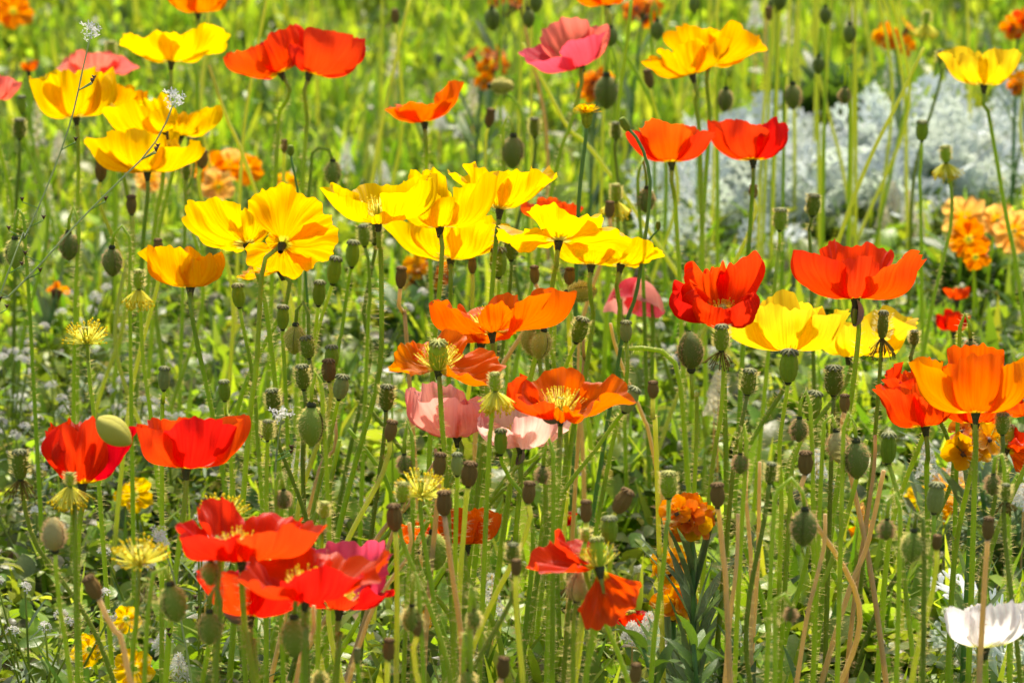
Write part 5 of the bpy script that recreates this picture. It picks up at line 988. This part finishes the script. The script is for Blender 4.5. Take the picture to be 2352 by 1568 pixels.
# lilac dry stalk, daisy
thin_stalk([(1402, 742), (1412, 790), (1440, 870), (1478, 960), (1500, 1040)], 3.15, 'pinkish grey dead stalk leaning behind the pale green leaning pod', 'stalk', 0.0017, 't', 'dead_stalk')
c = pt(900, 852, 3.35); ft = np.array([c[0], 3.36, 0.0]); r_ = thing('daisy', ft, 'small white daisy seen edge on behind the ragged orange poppy', 'daisy'); V, Fs = tube(catmull([np.zeros(3), (c - ft) * [1, 1, .5], c - ft], 6), 0.001, 6); link('stem', mesh('stem', V, Fs, mat=MST['g']), r_)
SV, SF = star(0.0085, 16)
for k in range(14):
    a = 2 * math.pi * k / 14; d = np.array([math.cos(a), math.sin(a), 0.1]); s = np.array([-math.sin(a), math.cos(a), 0]) * 0.0013; e = c - ft; link('ray', mesh('ray', np.array([e - s * 0.5, e + s * 0.5, e + d * 0.008 + s, e + d * 0.008 - s]), np.array([[0, 1, 2, 3]]), mat=M_FLOR), r_)
V, Fs = tube(np.array([[0, 0, -0.001], [0, 0, 0.001], [0, 0, 0.0025]]) + e, np.array([0.002, 0.0028, 0.002]), 10); link('disc', mesh('disc', V, Fs, uv=np.tile([[0.5, 0.6]], (len(V), 1)), mat=PET['yellow']), r_)
# long blurred slanting stalks
for way, Y, k, lab in [([(2122, 110), (2060, 240), (2000, 360), (1930, 540)], 3.75, 'y', 'long pale stalk slanting across the silver foliage'), ([(940, 0), (900, 180), (860, 380)], 4.2, 'y', 'thick pale blurred stalk slanting over the lawn beside the orange poppy'), ([(480, 150), (520, 270), (580, 420)], 3.7, 'y', 'pale slanting stalk beside the shallow yellow bowl'), ([(1200, 100), (1270, 230), (1310, 300), (1400, 400)], 3.8, 'y', 'pale stalk slanting behind the rose pink poppy'), ([(1450, 0), (1440, 100), (1420, 250), (1410, 410)], 3.75, 'g', 'tall smooth yellow green stalk beside the nodding dark bud')]:
    thin_stalk(way, Y, lab, 'stalk', 0.0021, k, 'poppy_stalk')
for x, y, x2, y2, Y, k in [(800, 985, 905, 1150, 2.95, 'g'), (850, 940, 950, 1100, 3.0, 'd'), (1000, 1060, 850, 1260, 2.9, 't'), (965, 1080, 820, 1330, 2.85, 'g'), (1310, 960, 1130, 1140, 2.95, 'g'), (1010, 1130, 880, 1330, 2.9, 'g'), (1270, 1010, 1100, 1190, 3.0, 'd'), (780, 1010, 700, 1250, 2.8, 'g'), (1990, 1010, 1850, 1450, 2.75, 'g'), (2030, 1080, 1930, 1420, 2.7, 't'), (1880, 1100, 1800, 1480, 2.8, 'g')]:
    r_, _P = thin_stalk([(x, y), ((x + x2) / 2 + 12, (y + y2) / 2), (x2, y2)], Y, 'x', 'stalk', 0.0020, k, 'poppy_stalk'); LAB.append((r_, 'slanting tan stalk' if k == 't' else 'slanting green stalk', x, y))
# leafy poppy rosettes
rg = np.random.default_rng(5)
for i in range(70):
    y = rg.uniform(700, 1660); x = rg.uniform(300, 2400) if rg.uniform() < 0.75 else rg.uniform(1400, 2400); f = ground_pt(x, y); root = thing('poppy_leaf_rosette', f, 'x', 'leaves', 'lobed leaf rosettes on the ground'); LAB.append((root, 'lobed green leaf rosette on the ground', x, y))
    for k in range(int(rg.integers(6, 11))): put_leaf(root, L_POP[int(rg.integers(0, 3))], (0, 0, 0.003), rg.uniform(0, 6.28), rg.uniform(0.25, 1.3), rg.uniform(0.045, 0.095), rg.normal(0, 0.35))

# ------------------------------------------------------------------ labels of the many look-alikes: by the flowers they stand next to
def two_near(x, y):
    s = sorted(FLOWERS, key=lambda f: (f[0] - x) ** 2 + (f[1] - y) ** 2); return s[0][2], s[1][2], s[2][2]
from collections import defaultdict
USED = set()
def settle(items, fn):
    d = defaultdict(list)
    for it in items: d[fn(it)].append(it)
    left = []
    for lab, its in d.items():
        if len(its) == 1 and len(lab.split()) <= 16 and lab not in USED: its[0][0]['label'] = lab; USED.add(lab)
        else: left += its
    return left
left = settle(LAB, lambda i: f"{i[1]} near {two_near(i[2], i[3])[0]}")
left = settle(left, lambda i: f"{i[1]} between {two_near(i[2], i[3])[0]} and {two_near(i[2], i[3])[1]}")
left = settle(left, lambda i: f"{i[1]} near {two_near(i[2], i[3])[0]}, {'tall' if i[0].matrix_basis.translation.y % 0.1 < 0.05 else 'short'}" if False else f"{i[1]} between {two_near(i[2], i[3])[0]} and {two_near(i[2], i[3])[2]}")
for i in left:
    i[0]['label'] = f"{i[1]} near {two_near(i[2], i[3])[0]}"; i[0]['group'] = f"look-alikes: {i[1]} near {two_near(i[2], i[3])[0]}"
